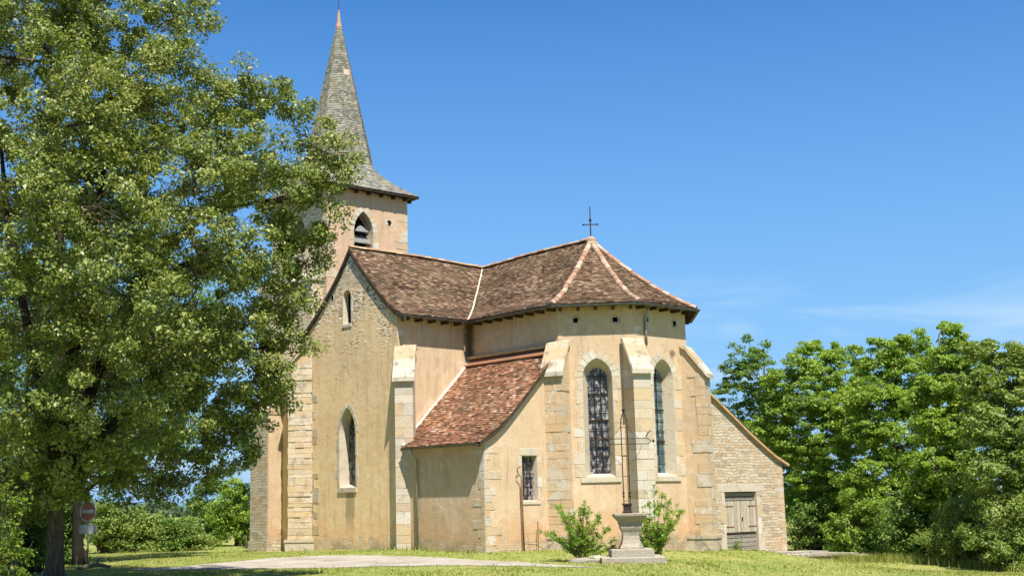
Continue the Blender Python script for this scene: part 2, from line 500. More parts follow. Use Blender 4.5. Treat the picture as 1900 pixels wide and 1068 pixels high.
M['leaf_oak'] = mat_leaf('oak leaves', [(0.10, (0.070, 0.110, 0.022)), (0.42, (0.175, 0.225, 0.046)), (0.70, (0.31, 0.35, 0.085)),
                                        (0.93, (0.28, 0.27, 0.085)), (1.0, (0.40, 0.25, 0.09))], 0.4, 0.24, 0.45, 0.35, .95)
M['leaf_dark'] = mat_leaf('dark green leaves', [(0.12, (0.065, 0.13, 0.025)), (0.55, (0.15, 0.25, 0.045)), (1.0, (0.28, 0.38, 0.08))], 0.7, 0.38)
M['leaf_bright'] = mat_leaf('fresh green leaves', [(0.12, (0.10, 0.19, 0.022)), (0.50, (0.24, 0.36, 0.045)), (1.0, (0.43, 0.53, 0.10))], 0.7, 0.45)
M['leaf_olive'] = mat_leaf('grey olive leaves', [(0.12, (0.11, 0.17, 0.032)), (0.5, (0.22, 0.30, 0.06)), (0.9, (0.34, 0.40, 0.11)), (1.0, (0.46, 0.41, 0.16))], 0.7, 0.42)
M['leaf_far'] = mat_leaf('far woodland leaves', [(0.15, (0.045, 0.085, 0.035)), (0.6, (0.075, 0.125, 0.05)), (1.0, (0.11, 0.16, 0.06))], 0.05, 0.2)
M['leaf_lime'] = mat_leaf('yellow green leaves', [(0.15, (0.10, 0.17, 0.015)), (0.55, (0.19, 0.27, 0.025)), (1.0, (0.32, 0.36, 0.06))], 0.8, 0.45)


def mat_ground():
    t = NT('lawn turf')
    a = t.noise(0.22, 5, 0.6)
    b = t.noise(2.2, 6, 0.7)
    c = t.noise(18, 4, 0.7)
    col = t.ramp(t.math('ADD', t.math('MULTIPLY', a, 0.5), t.math('MULTIPLY', b, 0.5)),
                 [(0.36, (0.17, 0.225, 0.045)), (0.5, (0.26, 0.29, 0.07)), (0.60, (0.37, 0.35, 0.12)), (0.70, (0.48, 0.39, 0.19))])
    col = t.mix(t.math('MULTIPLY', c, 0.25), col, (0.09, 0.11, 0.03))
    soil = t.step(t.noise(0.9, 5, .7, dist=.8), .60, .66)
    col = t.mix(t.math('MULTIPLY', soil, .6), col, (0.42, 0.33, 0.19))
    t.bump(t.math('ADD', b, c), 0.8, 0.05)
    return t.done(col, 1.0, 0.05)


M['ground'] = mat_ground()
M['grass'] = mat_leaf('grass blades', [(0.12, (0.15, 0.215, 0.036)), (0.42, (0.26, 0.315, 0.06)), (0.72, (0.40, 0.38, 0.115)), (1.0, (0.52, 0.43, 0.19))], 0.5, 0.4, 0.7, 0.15, .93)


def mat_path():
    t = NT('pale gravel')
    a = t.noise(0.8, 5, 0.65)
    b = t.noise(28, 4, 0.75)
    col = t.ramp(a, [(0.34, (0.40, 0.34, 0.25)), (0.5, (0.53, 0.475, 0.38)), (0.65, (0.60, 0.55, 0.46))])
    col = t.mix(t.math('MULTIPLY', t.step(b, 0.4, 0.75), 0.4), col, (0.24, 0.20, 0.15))
    t.bump(b, 0.6, 0.03)
    return t.done(col, 1.0, 0.05, 0.0, .72)


M['path'] = mat_path()

# ------------------------------------------------------------------ mesh kit


def link(ob, parent=None):
    COL.objects.link(ob)
    if parent is not None:
        ob.parent = parent
        ob.matrix_parent_inverse = parent.matrix_world.inverted()
    return ob


class MB:
    def __init__(self):
        self.v, self.f = [], []

    def add(self, vs, fs):
        o = len(self.v)
        self.v += [tuple(map(float, p)) for p in vs]
        self.f += [tuple(i + o for i in f) for f in fs]

    def hexa(self, b, t):
        """four bottom points and four top points (same order, counter-clockwise from above)"""
        self.add(list(b) + list(t), [(3, 2, 1, 0), (4, 5, 6, 7), (0, 1, 5, 4), (1, 2, 6, 5), (2, 3, 7, 6), (3, 0, 4, 7)])

    def box(self, x0, x1, y0, y1, z0, z1):
        self.hexa([(x0, y0, z0), (x1, y0, z0), (x1, y1, z0), (x0, y1, z0)], [(x0, y0, z1), (x1, y0, z1), (x1, y1, z1), (x0, y1, z1)])

    def obox(self, o, ux, uy, a0, a1, b0, b1, z0, z1):
        P = lambda a, b, z: (o[0] + ux[0] * a + uy[0] * b, o[1] + ux[1] * a + uy[1] * b, z)
        q = [(a0, b0), (a1, b0), (a1, b1), (a0, b1)]
        if ux[0] * uy[1] - ux[1] * uy[0] < 0:
            q = q[::-1]
        self.hexa([P(a, b, z0) for a, b in q], [P(a, b, z1) for a, b in q])

    def tube(self, pts, rad, n=8, cap=True):
        pts = [Vector(p) for p in pts]
        rads = rad if hasattr(rad, '__len__') else [rad] * len(pts)
        ref = None
        rings = []
        for i, p in enumerate(pts):
            d = (pts[min(i + 1, len(pts) - 1)] - pts[max(i - 1, 0)]).normalized()
            if ref is None:
                ref = d.orthogonal().normalized()
            ref = (ref - d * ref.dot(d))
            ref = ref.normalized() if ref.length > 1e-6 else d.orthogonal().normalized()
            s = d.cross(ref)
            rings.append([p + (ref * math.cos(2 * PI * k / n) + s * math.sin(2 * PI * k / n)) * rads[i] for k in range(n)])
        vs = [q for r_ in rings for q in r_]
        fs = []
        for i in range(len(pts) - 1):
            for k in range(n):
                a, b = i * n + k, i * n + (k + 1) % n
                fs.append((a, b, b + n, a + n))
        if cap:
            fs.append(tuple(range(n))[::-1])
            fs.append(tuple((len(pts) - 1) * n + k for k in range(n)))
        self.add(vs, fs)

    def lathe_sq(self, c, prof, rot=0.0, n=4, wob=0.0):
        """square (n=4) or round body: prof = [(half width, z)]"""
        vs, fs = [], []
        for w, z in prof:
            for k in range(n):
                a = rot + PI / n + 2 * PI * k / n
                rr = w / math.cos(PI / n)
                vs.append((c[0] + rr * math.cos(a), c[1] + rr * math.sin(a), z))
        for i in range(len(prof) - 1):
            for k in range(n):
                a, b = i * n + k, i * n + (k + 1) % n
                fs.append((a, b, b + n, a + n))
        fs.append(tuple(range(n))[::-1])
        fs.append(tuple((len(prof) - 1) * n + k for k in range(n)))
        self.add(vs, fs)

    def build(self, name, mat, parent=None, smooth=False, mats=None):
        me = bpy.data.meshes.new(name)
        me.from_pydata(self.v, [], self.f)
        me.materials.append(mat)
        me.update()
        if smooth:
            me.polygons.foreach_set('use_smooth', [True] * len(me.polygons))
        return link(bpy.data.objects.new(name, me), parent)


def tag(o, label=None, cat=None, group=None, kind=None):
    if label: o['label'] = label
    if cat: o['category'] = cat
    if group: o['group'] = group
    if kind: o['kind'] = kind
    return o


def empty(name, loc, label, cat, group=None):
    o = bpy.data.objects.new(name, None)
    o.location = loc
    o.empty_display_size = 0.3
    COL.objects.link(o)
    bpy.context.view_layer.update()
    return tag(o, label, cat, group)


rnd = random.Random(5)
NR = np.random.default_rng(11)

# ------------------------------------------------------------------ ground
HP = np.array([(-9, -7, -.10), (-5, -7.6, .0), (0, -7.6, .12), (3.5, -7.8, .20), (8, -7.3, .14), (8.2, -4.2, .13), (10.8, -2, .04), (11.4, 2.2, -.05),
               (9.4, 4.7, -.32), (10.8, 9.6, -.85), (15.7, -8.3, .0), (20, -5, -.44), (15, 2, -.45), (12.3, 6.5, -.78), (17, 5, -.85), (8.5, -14, .02), (40, -35, .15), (4, -20, .0), (26, -7, -.62),
               (20, 6, -.9), (10, 20, -1.2), (-10, -20, -.1), (-20, -5, -.3), (30, 8, -.9), (-15, 20, -.8)])


def H(x, y):
    x = np.asarray(x, float)
    y = np.asarray(y, float)
    d2 = (x[..., None] - HP[:, 0]) ** 2 + (y[..., None] - HP[:, 1]) ** 2
    w = 1 / (d2 + 2.0) ** 1.6
    return (w * HP[:, 2]).sum(-1) / w.sum(-1)


def grid_mesh(name, xs, ys, mat, dz=0.0):
    X, Y = np.meshgrid(xs, ys)
    far = np.clip((np.hypot(X - 15, Y + 10) - 80) / 200, 0, 1)
    Z = H(X, Y) * (1 - far) - far * 1.0 + dz
    nx, ny = len(xs), len(ys)
    v = np.stack([X, Y, Z], -1).reshape(-1, 3)
    idx = np.arange(nx * ny).reshape(ny, nx)
    f = np.stack([idx[:-1, :-1], idx[:-1, 1:], idx[1:, 1:], idx[1:, :-1]], -1).reshape(-1, 4)
    return np_mesh(name, v, f, mat)


def np_mesh(name, v, f, mat, parent=None, smooth=False):
    me = bpy.data.meshes.new(name)
    v = np.ascontiguousarray(v, dtype=np.float32)
    f = np.ascontiguousarray(f, dtype=np.int32)
    k = f.shape[1]
    me.vertices.add(len(v))
    me.vertices.foreach_set('co', v.ravel())
    me.loops.add(f.size)
    me.loops.foreach_set('vertex_index', f.ravel())
    me.polygons.add(len(f))
    me.polygons.foreach_set('loop_start', np.arange(0, f.size, k, dtype=np.int32))
    me.polygons.foreach_set('loop_total', np.full(len(f), k, dtype=np.int32))
    if smooth:
        me.polygons.foreach_set('use_smooth', np.ones(len(f), dtype=bool))
    me.update(calc_edges=True)
    me.validate()
    me.materials.append(mat)
    return link(bpy.data.objects.new(name, me), parent)


gx = np.unique(np.concatenate([np.linspace(-1500, -60, 12), np.linspace(-60, 70, 131), np.linspace(70, 1500, 12)]))
gy = np.unique(np.concatenate([np.linspace(-1500, -60, 12), np.linspace(-60, 60, 121), np.linspace(60, 1500, 12)]))
tag(grid_mesh('ground', gx, gy, M['ground']), kind='structure')


def catmull(pts, n=8):
    pts = [np.array(p, float) for p in pts]
    P = [2 * pts[0] - pts[1]] + pts + [2 * pts[-1] - pts[-2]]
    out = []
    for i in range(1, len(P) - 2):
        for k in range(n):
            t = k / n
            a, b, c, d = P[i - 1], P[i], P[i + 1], P[i + 2]
            out.append(0.5 * (2 * b + (c - a) * t + (2 * a - 5 * b + 4 * c - d) * t * t + (3 * b - a - 3 * c + d) * t ** 3))
    out.append(pts[-1])
    return out


def gpt(u, v):
    """ground point under a photo pixel (z = 0.03)"""
    q = FW + RT * ((u - PX0) / FPX) + UP * ((534 - v) / FPX)
    z = 0.03
    for _ in range(8):
        p = CAM + q * ((z - CAM[2]) / q[2])
        z = float(H(p[0], p[1])) + .012
    return p


# gravel lane: far edge and near edge followed across the lawn
far_e = [gpt(*p)[:2] for p in [(240, 1054.5), (330, 1050), (410, 1043), (520, 1033.5), (640, 1028.5), (760, 1031), (880, 1036), (980, 1042.5), (1095, 1050.5)]]
near_e = [gpt(*p)[:2] for p in [(250, 1056.5), (330, 1056), (410, 1055), (560, 1053), (680, 1050.5), (780, 1049), (880, 1048), (1000, 1050), (1105, 1052)]]
fe, ne = catmull(far_e, 10), catmull(near_e, 10)
vs, fs = [], []
NC = 9
for i, (a, b) in enumerate(zip(fe, ne)):
    ja = 0.10 * (rnd.random() - .5)
    for k in range(NC):
        t = k / (NC - 1)
        p = a * (1 - t) + b * t + np.array([ja, -ja]) * (1 if k in (0, NC - 1) else 0)
        vs.append((p[0], p[1], float(H(p[0], p[1])) + 0.012))
for i in range(len(fe) - 1):
    for k in range(NC - 1):
        a = i * NC + k
        fs.append((a, a + NC, a + NC + 1, a + 1))
tag(np_mesh('path', np.array(vs), np.array(fs), M['path']), kind='structure')
PATH_POLY = np.array(fe + ne[::-1])


def in_poly(x, y, poly):
    ins = np.zeros(len(x), bool)
    j = len(poly) - 1
    for i in range(len(poly)):
        xi, yi = poly[i]
        xj, yj = poly[j]
        c = ((yi > y) != (yj > y)) & (x < (xj - xi) * (y - yi) / (yj - yi + 1e-12) + xi)
        ins ^= c
        j = i
    return ins


# ------------------------------------------------------------------ church
RZ, EZ = 11.95, 8.84
LT, AX, WT, WC, OV = 6.99, 6.604, 3.036, 3.404, 0.45
HH = WC * math.tan(PI / 8)
C1, C2, C3, C4 = (AX + HH, -WC), (AX + WC, -HH), (AX + WC, HH), (AX + HH, WC)
TX, TT, TEZ = -10.894, 2.442, 17.1
church = empty('church', (2, -1, 0), 'ochre plastered stone church with brown tiled roofs, pointed grey spire and polygonal apse', 'church')


def wallP(o, ux):
    """point on a wall: u along ux, z up, d metres inward; the outside is to the right of ux"""
    return lambda u, z, d=0.0: (o[0] + ux[0] * u - ux[1] * d, o[1] + ux[1] * u + ux[0] * d, z)


def wall(name, o, ux, outline, holes, mat, parent=church):
    """flat wall through o along ux; outline and holes in (u, z)"""
    P = wallP(o, ux)
    loops = [outline] + list(holes)
    flat = [p for l in loops for p in l]
    tris = tessellate_polygon([[Vector((u, z, 0)) for u, z in l] for l in loops])
    b = MB()
    fs = []
    for t in tris:
        p = [flat[i] for i in t]
        ar = (p[1][0] - p[0][0]) * (p[2][1] - p[0][1]) - (p[2][0] - p[0][0]) * (p[1][1] - p[0][1])
        fs.append(tuple(t) if ar > 0 else tuple(t)[::-1])
    b.add([P(u, z) for u, z in flat], fs)
    return b.build(name, mat, parent), P


def arch(uc, hw, z0, zs, za, n=8):
    """pointed arch outline, counter-clockwise"""
    rise = za - zs
    # circle through (hw, 0) and (0, rise), centre on the springing line
    cx = (hw * hw - rise * rise) / (2 * hw)
    r_ = hw - cx
    a1 = math.atan2(rise, -cx)
    right = [(uc + cx + r_ * math.cos(a1 * k / n), zs + r_ * math.sin(a1 * k / n)) for k in range(n + 1)]
    left = [(2 * uc - u, z) for u, z in right[:-1]][::-1]
    return [(uc - hw, z0), (uc + hw, z0)] + right + left


def roundarch(uc, hw, z0, zs, n=8):
    top = [(uc + hw * math.cos(PI * k / n), zs + hw * math.sin(PI * k / n)) for k in range(n + 1)]
    return [(uc - hw, z0), (uc + hw, z0)] + top


def rect(u0, u1, z0, z1):
    return [(u0, z0), (u1, z0), (u1, z1), (u0, z1)]


def reveal(name, P, outer, inner, d, mat, parent):
    """splayed reveal from the outline on the wall face to the inner outline at depth d"""
    n = len(outer)
    b = MB()
    b.add([P(u, z, 0) for u, z in outer] + [P(u, z, d) for u, z in inner], [(k, k + n, (k + 1) % n + n, (k + 1) % n) for k in range(n)])
    return b.build(name, mat, parent)


def pane(name, P, outline, d, mat, parent):
    b = MB()
    b.add([P(u, z, d) for u, z in outline], [tuple(range(len(outline)))])
    return b.build(name, mat, parent)


def block(b, P, u0, u1, z0, z1, proud=0.010, back=-0.05):
    g = 0.006
    u0, u1, z0, z1 = u0 + g, u1 - g, z0 + g, z1 - g
    c = 0.006
    vs = [P(u0, z0, back * -1), P(u1, z0, back * -1), P(u1, z1, back * -1), P(u0, z1, back * -1),
          P(u0, z0, -proud + c), P(u1, z0, -proud + c), P(u1, z1, -proud + c), P(u0, z1, -proud + c),
          P(u0 + c, z0 + c, -proud), P(u1 - c, z0 + c, -proud), P(u1 - c, z1 - c, -proud), P(u0 + c, z1 - c, -proud)]
    b.add(vs, [(0, 1, 5, 4), (1, 2, 6, 5), (2, 3, 7, 6), (3, 0, 4, 7), (4, 5, 9, 8), (5, 6, 10, 9), (6, 7, 11, 10), (7, 4, 8, 11), (8, 9, 10, 11)])


def quoins(b, P, u_edge, sgn, z0, z1, w=(0.28, 0.55), h=(0.26, 0.40), proud=0.010, skip=0.0):
    z = z0
    k = rnd.randint(0, 1)
    while z < z1 - .1:
        hh = min(rnd.uniform(*h), z1 - z)
        ww = (w[0] if k % 2 else w[1]) * rnd.uniform(.6, 1.35)
        if rnd.random() >= skip:
            block(b, P, min(u_edge, u_edge + sgn * ww), max(u_edge, u_edge + sgn * ww), z, z + hh, proud + rnd.uniform(0, .006))
        z += hh
        k += 1 if rnd.random() < .8 else 2


def arch_blocks(b, P, uc, hw, zs, za, wid=0.22, n=6, proud=0.010):
    """voussoirs of a pointed arch, both haunches"""
    rise = za - zs
    cx = (hw * hw - rise * rise) / (2 * hw)
    r_ = hw - cx
    a1 = math.atan2(rise, -cx)
    for s in (1, -1):
        for k in range(n):
            g = 0.012
            a, e = a1 * k / n + g, a1 * (k + 1) / n - g
            w2 = wid * rnd.uniform(.85, 1.2)
            q = [(r_ + .003, a), (r_ + w2, a), (r_ + w2, e), (r_ + .003, e)]
            pts = []
            for rr, t in q:
                u = cx + rr * math.cos(t)
                z = rr * math.sin(t)
                if k == n - 1 and t == e:
                    u = max(u, 0.006)
                pts.append((uc + s * u, zs + z))
            if s < 0:
                pts = pts[::-1]
            vs = [P(u, z, 0.04) for u, z in pts] + [P(u, z, -proud) for u, z in pts]
            b.add(vs, [(0, 1, 5, 4), (1, 2, 6, 5), (2, 3, 7, 6), (3, 0, 4, 7), (4, 5, 6, 7)])


def jambs(b, P, uc, hw, z0, zs, sides=(1, -1), w=(0.20, 0.42), proud=0.010):
    for s in sides:
        quoins(b, P, uc + s * (hw + .003), s, z0, zs, w, (0.30, 0.52), proud)


def grille(P, hw, uc, z0, z1, za, d, cols, rows, r_=0.017, thick=None):
    b = MB()
    span = z1 - z0

    def ztop(u):
        x = abs(u - uc)
        rise = za - z1
        if rise < .02:
            return z1
        cx = (hw * hw - rise * rise) / (2 * hw)
        rr = hw - cx
        return z1 + math.sqrt(max(rr * rr - (x - cx) ** 2, 0))

    def bar(p, q, w):
        b.tube([p, q], w, 4)
    for k in range(cols + 1):
        u = uc - hw + 2 * hw * k / cols
        if 0 < k < cols:
            bar(P(u, z0, d), P(u, ztop(u) - .01, d), r_)
    for k in range(1, rows):
        z = z0 + (za - z0) * k / rows
        x = hw
        if z > z1:
            rise = za - z1
            cx = (hw * hw - rise * rise) / (2 * hw)
            rr = hw - cx
            x = cx + math.sqrt(max(rr * rr - (z - z1) ** 2, 0))
        bar(P(uc - x, z, d), P(uc + x, z, d), r_ * (1.7 if k % 3 == 0 else .8))
    return b


# ---- plan frames: o, ux (u runs left to right seen from outside), inward = left of ux
F_S = ((0, -LT), (1, 0))            # transept gable, u = x
PROF = [(0, RZ), (0.115, 11.45), (0.25, 10.97), (0.40, 10.46), (0.57, 9.89), (0.70, 9.51), (0.86, 9.10), (1.0, EZ)]


def prof_z(h, P=PROF):
    for (a, za), (b, zb) in zip(P, P[1:]):
        if h <= b:
            return za + (zb - za) * (h - a) / (b - a)
    return P[-1][1] + (P[-1][1] - P[-2][1]) / (P[-1][0] - P[-2][0]) * (h - P[-1][0])


# gable
gab = [(-WT, -.6), (WT, -.6)]
half = [(WT * 1.0, None)]
ups = []
for k in range(0, 11):
    x = WT * (1 - k / 10)
    ups.append((x, prof_z(x / (WT + OV)) - 0.14))
gab += ups + [(-x, z) for x, z in ups[:-1]][::-1]
lan_o = arch(-.27, .54, 2.50, 4.62, 5.62)
lan_i = arch(-.27, .49, 2.62, 4.62, 5.54)
sl_o = roundarch(-.25, .265, 8.92, 10.02)
sl_i = roundarch(-.25, .24, 9.0, 10.02)
holes_g = [lan_o, sl_o, rect(-1.34, -1.22, 10.0, 10.2)]
gwall, PG = wall('gable_wall', (0, -LT), (1, 0), gab, holes_g, M['plaster_gable'])
win = reveal('window', PG, lan_o, lan_i, 0.44, M['ashlar'], church)
pane('pane', PG, lan_i, 0.43, M['glass'], win)
grille(PG, .49, -.27, 2.62, 4.62, 5.54, 0.40, 4, 9, .010).build('grille', M['iron'], win)
b = MB(); block(b, PG, -.90, .36, 2.30, 2.50, 0.05); b.build('sill', M['ashlar'], win)
b = MB(); jambs(b, PG, -.27, .54, 2.52, 4.62, w=(.12, .22)); arch_blocks(b, PG, -.27, .54, 4.62, 5.62, .17, 5)
b.build('surround', M['ashlar'], win)
slit = reveal('window', PG, sl_o, sl_i, 0.24, M['ashlar'], church)
pane('pane', PG, sl_i, 0.23, M['black'], slit)
b = MB(); block(b, PG, -.58, .08, 8.78, 8.92, 0.03); b.build('sill', M['ashlar'], slit)
b = MB()
jambs(b, PG, -.25, .265, 8.94, 10.0, w=(.10, .20))
b.build('surround', M['ashlar'], slit)
ph = reveal('putlog_hole', PG, holes_g[2], holes_g[2], 0.3, M['black'], church)
pane('back', PG, holes_g[2], 0.29, M['black'], ph)
# relict arch stones in the plaster
for s in (1, -1):
    for k in range(16):
        a = k / 15
        u = -.38 + s * (1.28 * math.sin(a * 1.45)) * (1.0 if s < 0 else .55)
        z = 7.25 - 2.5 * (1 - math.cos(a * 1.35)) * (1.35 if s < 0 else .9) - a * .35
        if rnd.random() < .6:
            w_ = rnd.uniform(.03, .11); h_ = rnd.uniform(.02, .05)
            u += rnd.gauss(0, .05)
            b = MB()
            block(b, PG, u - w_, u + w_, z - h_, z + h_, 0.004)
            b.build('relict_stone', M['ashlar_rough'], church)
# transept quoins
b = MB(); quoins(b, PG, -WT, 1, .05, 8.2, (.35, .62), (.22, .40)); b.build('quoin', M['quoin'], church)

# transept east wall  (u = y, outward +x)
shR = [(-LT, -.6), (-WC, -.6), (-WC, EZ + .25), (-LT, EZ + .25)]
_, PE = wall('transept_wall', (WT, 0), (0, 1), shR, [], M['plaster'])
b = MB(); quoins(b, PE, -LT, 1, 7.0, 8.35, (.25, .5), (.25, .36)); b.build('quoin', M['quoin'], church)
wall('transept_wall', (-WT, 0), (0, -1), [(WC, -.6), (LT, -.6), (LT, EZ + .25), (WC, EZ + .25)], [], M['plaster'])
# choir south, choir north, nave walls
wall('choir_wall', (0, -WC), (1, 0), rect(WT, C1[0], -.6, EZ + .25), [], M['plaster'])
wall('choir_wall', (0, WC), (-1, 0), rect(-C1[0], 8.4, -.6, EZ + .25), [], M['plaster'])
wall('nave_wall', (0, -WC), (1, 0), rect(-8.45, -WT, -.6, EZ + .25), [], M['plaster'])

# apse faces
S2 = math.sqrt(.5)
EDGE = 2 * HH


def apse_window(P, uc, glass, cols, rows):
    out = arch(uc, .53, 2.62, 6.20, 6.90)
    inn = arch(uc, .355, 2.74, 6.16, 6.58)
    w = reveal('window', P, out, inn, 0.42, M['ashlar'], church)
    pane('pane', P, inn, 0.40, glass, w)
    grille(P, .355, uc, 2.74, 6.16, 6.58, 0.36, cols, rows).build('grille', M['iron'], w)
    b = MB()
    block(b, P, uc - .72, uc + .72, 2.42, 2.61, .05)
    b.build('sill', M['ashlar'], w)
    b = MB()
    jambs(b, P, uc, .53, 2.62, 6.20, w=(.16, .38))
    arch_blocks(b, P, uc, .53, 6.20, 6.90, .27, 5)
    b.build('surround', M['ashlar'], w)
    return out


def putlog(P, u, z, s=0.085):
    r0 = rect(u - s, u + s, z - s, z + s)
    o = reveal('putlog_hole', P, r0, r0, 0.35, M['black'], church)
    pane('back', P, r0, 0.34, M['black'], o)
    b = MB()
    block(b, P, u - s - .09, u - s, z - s - .06, z + s + .06, .006)
    block(b, P, u + s, u + s + .09, z - s - .06, z + s + .06, .006)
    block(b, P, u - s, u + s, z + s, z + s + .09, .006)
    block(b, P, u - s, u + s, z - s - .09, z - s, .006)
    b.build('frame', M['ashlar_dirty'], o)
    return r0


def apse_face(o, ux, uc, glass, puts, cols, rows, win=True):
    hs_ = []
    P0 = lambda u, z, d=0.0: (o[0] + ux[0] * u - ux[1] * d, o[1] + ux[1] * u + ux[0] * d, z)
    if win:
        hs_.append(apse_window(P0, uc, glass, cols, rows))
    for u, z in puts:
        hs_.append(putlog(P0, u, z))
    return wall('apse_wall', o, ux, rect(0, EDGE, -.6, EZ + .25), hs_, M['plaster'])


apse_face(C1, (S2, S2), EDGE / 2 - .03, M['glass'], [(.67, 8.30), (2.11, 8.28)], 3, 12)
apse_face(C2, (0, 1), EDGE / 2, M['glass_sky'], [(EDGE / 2 - .74, 8.33), (EDGE / 2 + .80, 8.28)], 2, 10)
apse_face(C3, (-S2, S2), EDGE / 2, M['glass_sky'], [], 2, 10, False)
for c, (ua, ub) in ((C1, ((1, 0), (S2, S2))), (C2, ((S2, S2), (0, 1)))):
    b = MB()
    Pb = wallP(c, ub)
    quoins(b, Pb, 0.0, 1, 7.35, 8.7, (.22, .42), (.24, .36), .008)
    b.build('quoin', M['quoin'], church)


# ---- buttresses
def buttress(c, ang, hw, e, z0, zl, zt, style, plinth=True, tcen=0.0, mat=None):
    a = R(ang)
    ux, uy = (math.cos(a), math.sin(a)), (-math.sin(a), math.cos(a))
    o = (c[0] + uy[0] * tcen, c[1] + uy[1] * tcen)
    mat = mat or M['ashlar']
    core = MB()
    core.obox(o, ux, uy, -.3, e - .015, -hw + .015, hw - .015, z0 - .5, zl)
    P = lambda r, t, z: (o[0] + ux[0] * r + uy[0] * t, o[1] + ux[1] * r + uy[1] * t, z)
    # shoulder under the cap, rising to the wall
    core.hexa([P(-.3, -hw + .015, zl), P(e - .015, -hw + .015, zl), P(e - .015, hw - .015, zl), P(-.3, hw - .015, zl)],
              [P(-.3, -hw + .015, zt - .10), P(0.0, -hw + .015, zt - .10), P(0.0, hw - .015, zt - .10), P(-.3, hw - .015, zt - .10)])
    ob = core.build('buttress', M['plaster'] if style == 'mixed' else M['quoin'], church)
    b = MB()
    z = z0 + (.5 if plinth else 0)
    k = 0
    while z < zl - .05:
        h_ = min(rnd.uniform(.26, .46) if style != 'rough' else rnd.uniform(.14, .30), zl - z)
        if zl - (z + h_) < .12:
            h_ = zl - z
        g = .005
        if style == 'mixed':
            # stones show at the arrises between the render
            for s in (1, -1):
                if rnd.random() < .92:
                    w_ = rnd.uniform(.22, .62)
                    ee = e + rnd.uniform(-.004, .012)
                    t0, t1 = (hw - w_, hw + .006) if s > 0 else (-hw - .006, -hw + w_)
                    dp = rnd.uniform(.3, .72)
                    b.obox(o, ux, uy, e - dp, ee, t0, t1, z + g, z + h_ - g)
        else:
            j = rnd.uniform(-.14, .14) if style == 'ashlar' else rnd.uniform(-.2, .2)
            ee = e + (rnd.uniform(-.006, .010) if style == 'ashlar' else rnd.uniform(-.03, .03))
            if style == 'rough':
                cuts = sorted([-hw] + [rnd.uniform(-hw * .75, hw * .75) for _ in range(rnd.choice((1, 2)))] + [hw])
                for ta, tb_ in zip(cuts, cuts[1:]):
                    if tb_ - ta > .05:
                        b.obox(o, ux, uy, -.2, e + rnd.uniform(-.025, .025), ta + .006 - (rnd.uniform(0, .04) if ta == -hw else 0), tb_ - .006 + (rnd.uniform(0, .05) if tb_ == hw else 0), z + g, z + h_ - g)
                # side blocks: uneven joints along the projection
                rc_ = -.15
                while rc_ < e - .1:
                    ln_ = rnd.uniform(.2, .5)
                    b.obox(o, ux, uy, rc_, min(rc_ + ln_, e) - .008, hw - .05, hw + rnd.uniform(-.01, .045), z + g, z + h_ - g)
                    rc_ += ln_
            elif rnd.random() < .55:
                b.obox(o, ux, uy, -.2, ee, -hw, hw, z + g, z + h_ - g)
            else:
                b.obox(o, ux, uy, -.2, ee, -hw, j - .004, z + g, z + h_ - g)
                b.obox(o, ux, uy, -.2, ee - .004, j + .004, hw, z + g, z + h_ - g)
        z += h_
        k += 1
    b.build('ashlar_face', M['quoin'] if style == 'mixed' else mat, ob)
    # sloping cap slab
    cp = MB()
    w2 = hw + .09
    r0, r1 = (-.45 if tcen > .1 else -.1), e + .13
    sl = (zt - zl) / (e + .1)
    zz = lambda r: zt - sl * max(r, 0.0)
    t_ = .16
    segs = 6
    rows = []
    for k in range(segs + 1):
        r = r0 + (r1 - r0) * k / segs
        rows.append((r, zz(r) + (.02 * rnd.random() if 0 < k < segs else 0)))
    for (ra, za), (rb, zb) in zip(rows, rows[1:]):
        cp.hexa([P(ra, -w2, za - t_), P(rb, -w2, zb - t_), P(rb, w2, zb - t_), P(ra, w2, za - t_)],
                [P(ra, -w2 + .02, za), P(rb, -w2 + .02, zb), P(rb, w2 - .02, zb), P(ra, w2 - .02, za)])
    cp.build('cap', M['ashlar_dirty'], ob)
    if plinth:
        pb = MB()
        pb.obox(o, ux, uy, -.3, e + .10, -hw - .10, hw + .10, z0 - .5, z0 + .38)
        pb.obox(o, ux, uy, -.3, e + .13, -hw - .13, hw + .13, z0 + .385, z0 + .5)
        pb.build('plinth', M['ashlar_dirty'], ob)
    return ob


buttress(C1, -67.5, .37, .62, .1, 6.42, 7.58, 'mixed')
buttress(C2, -22.5, .345, .68, .02, 6.42, 7.60, 'ashlar', plinth=False, tcen=-.13)
buttress(C3, 22.5, .36, .74, -.05, 6.40, 7.52, 'mixed')
buttress((WT, -LT), -45, .335, .58, .1, 6.50, 7.72, 'ashlar', plinth=False, tcen=.30)
buttress((-WT, -LT), -135, .33, .80, .0, 7.55, 8.42, 'rough', plinth=True, tcen=-.1, mat=M['ashlar_rough'])

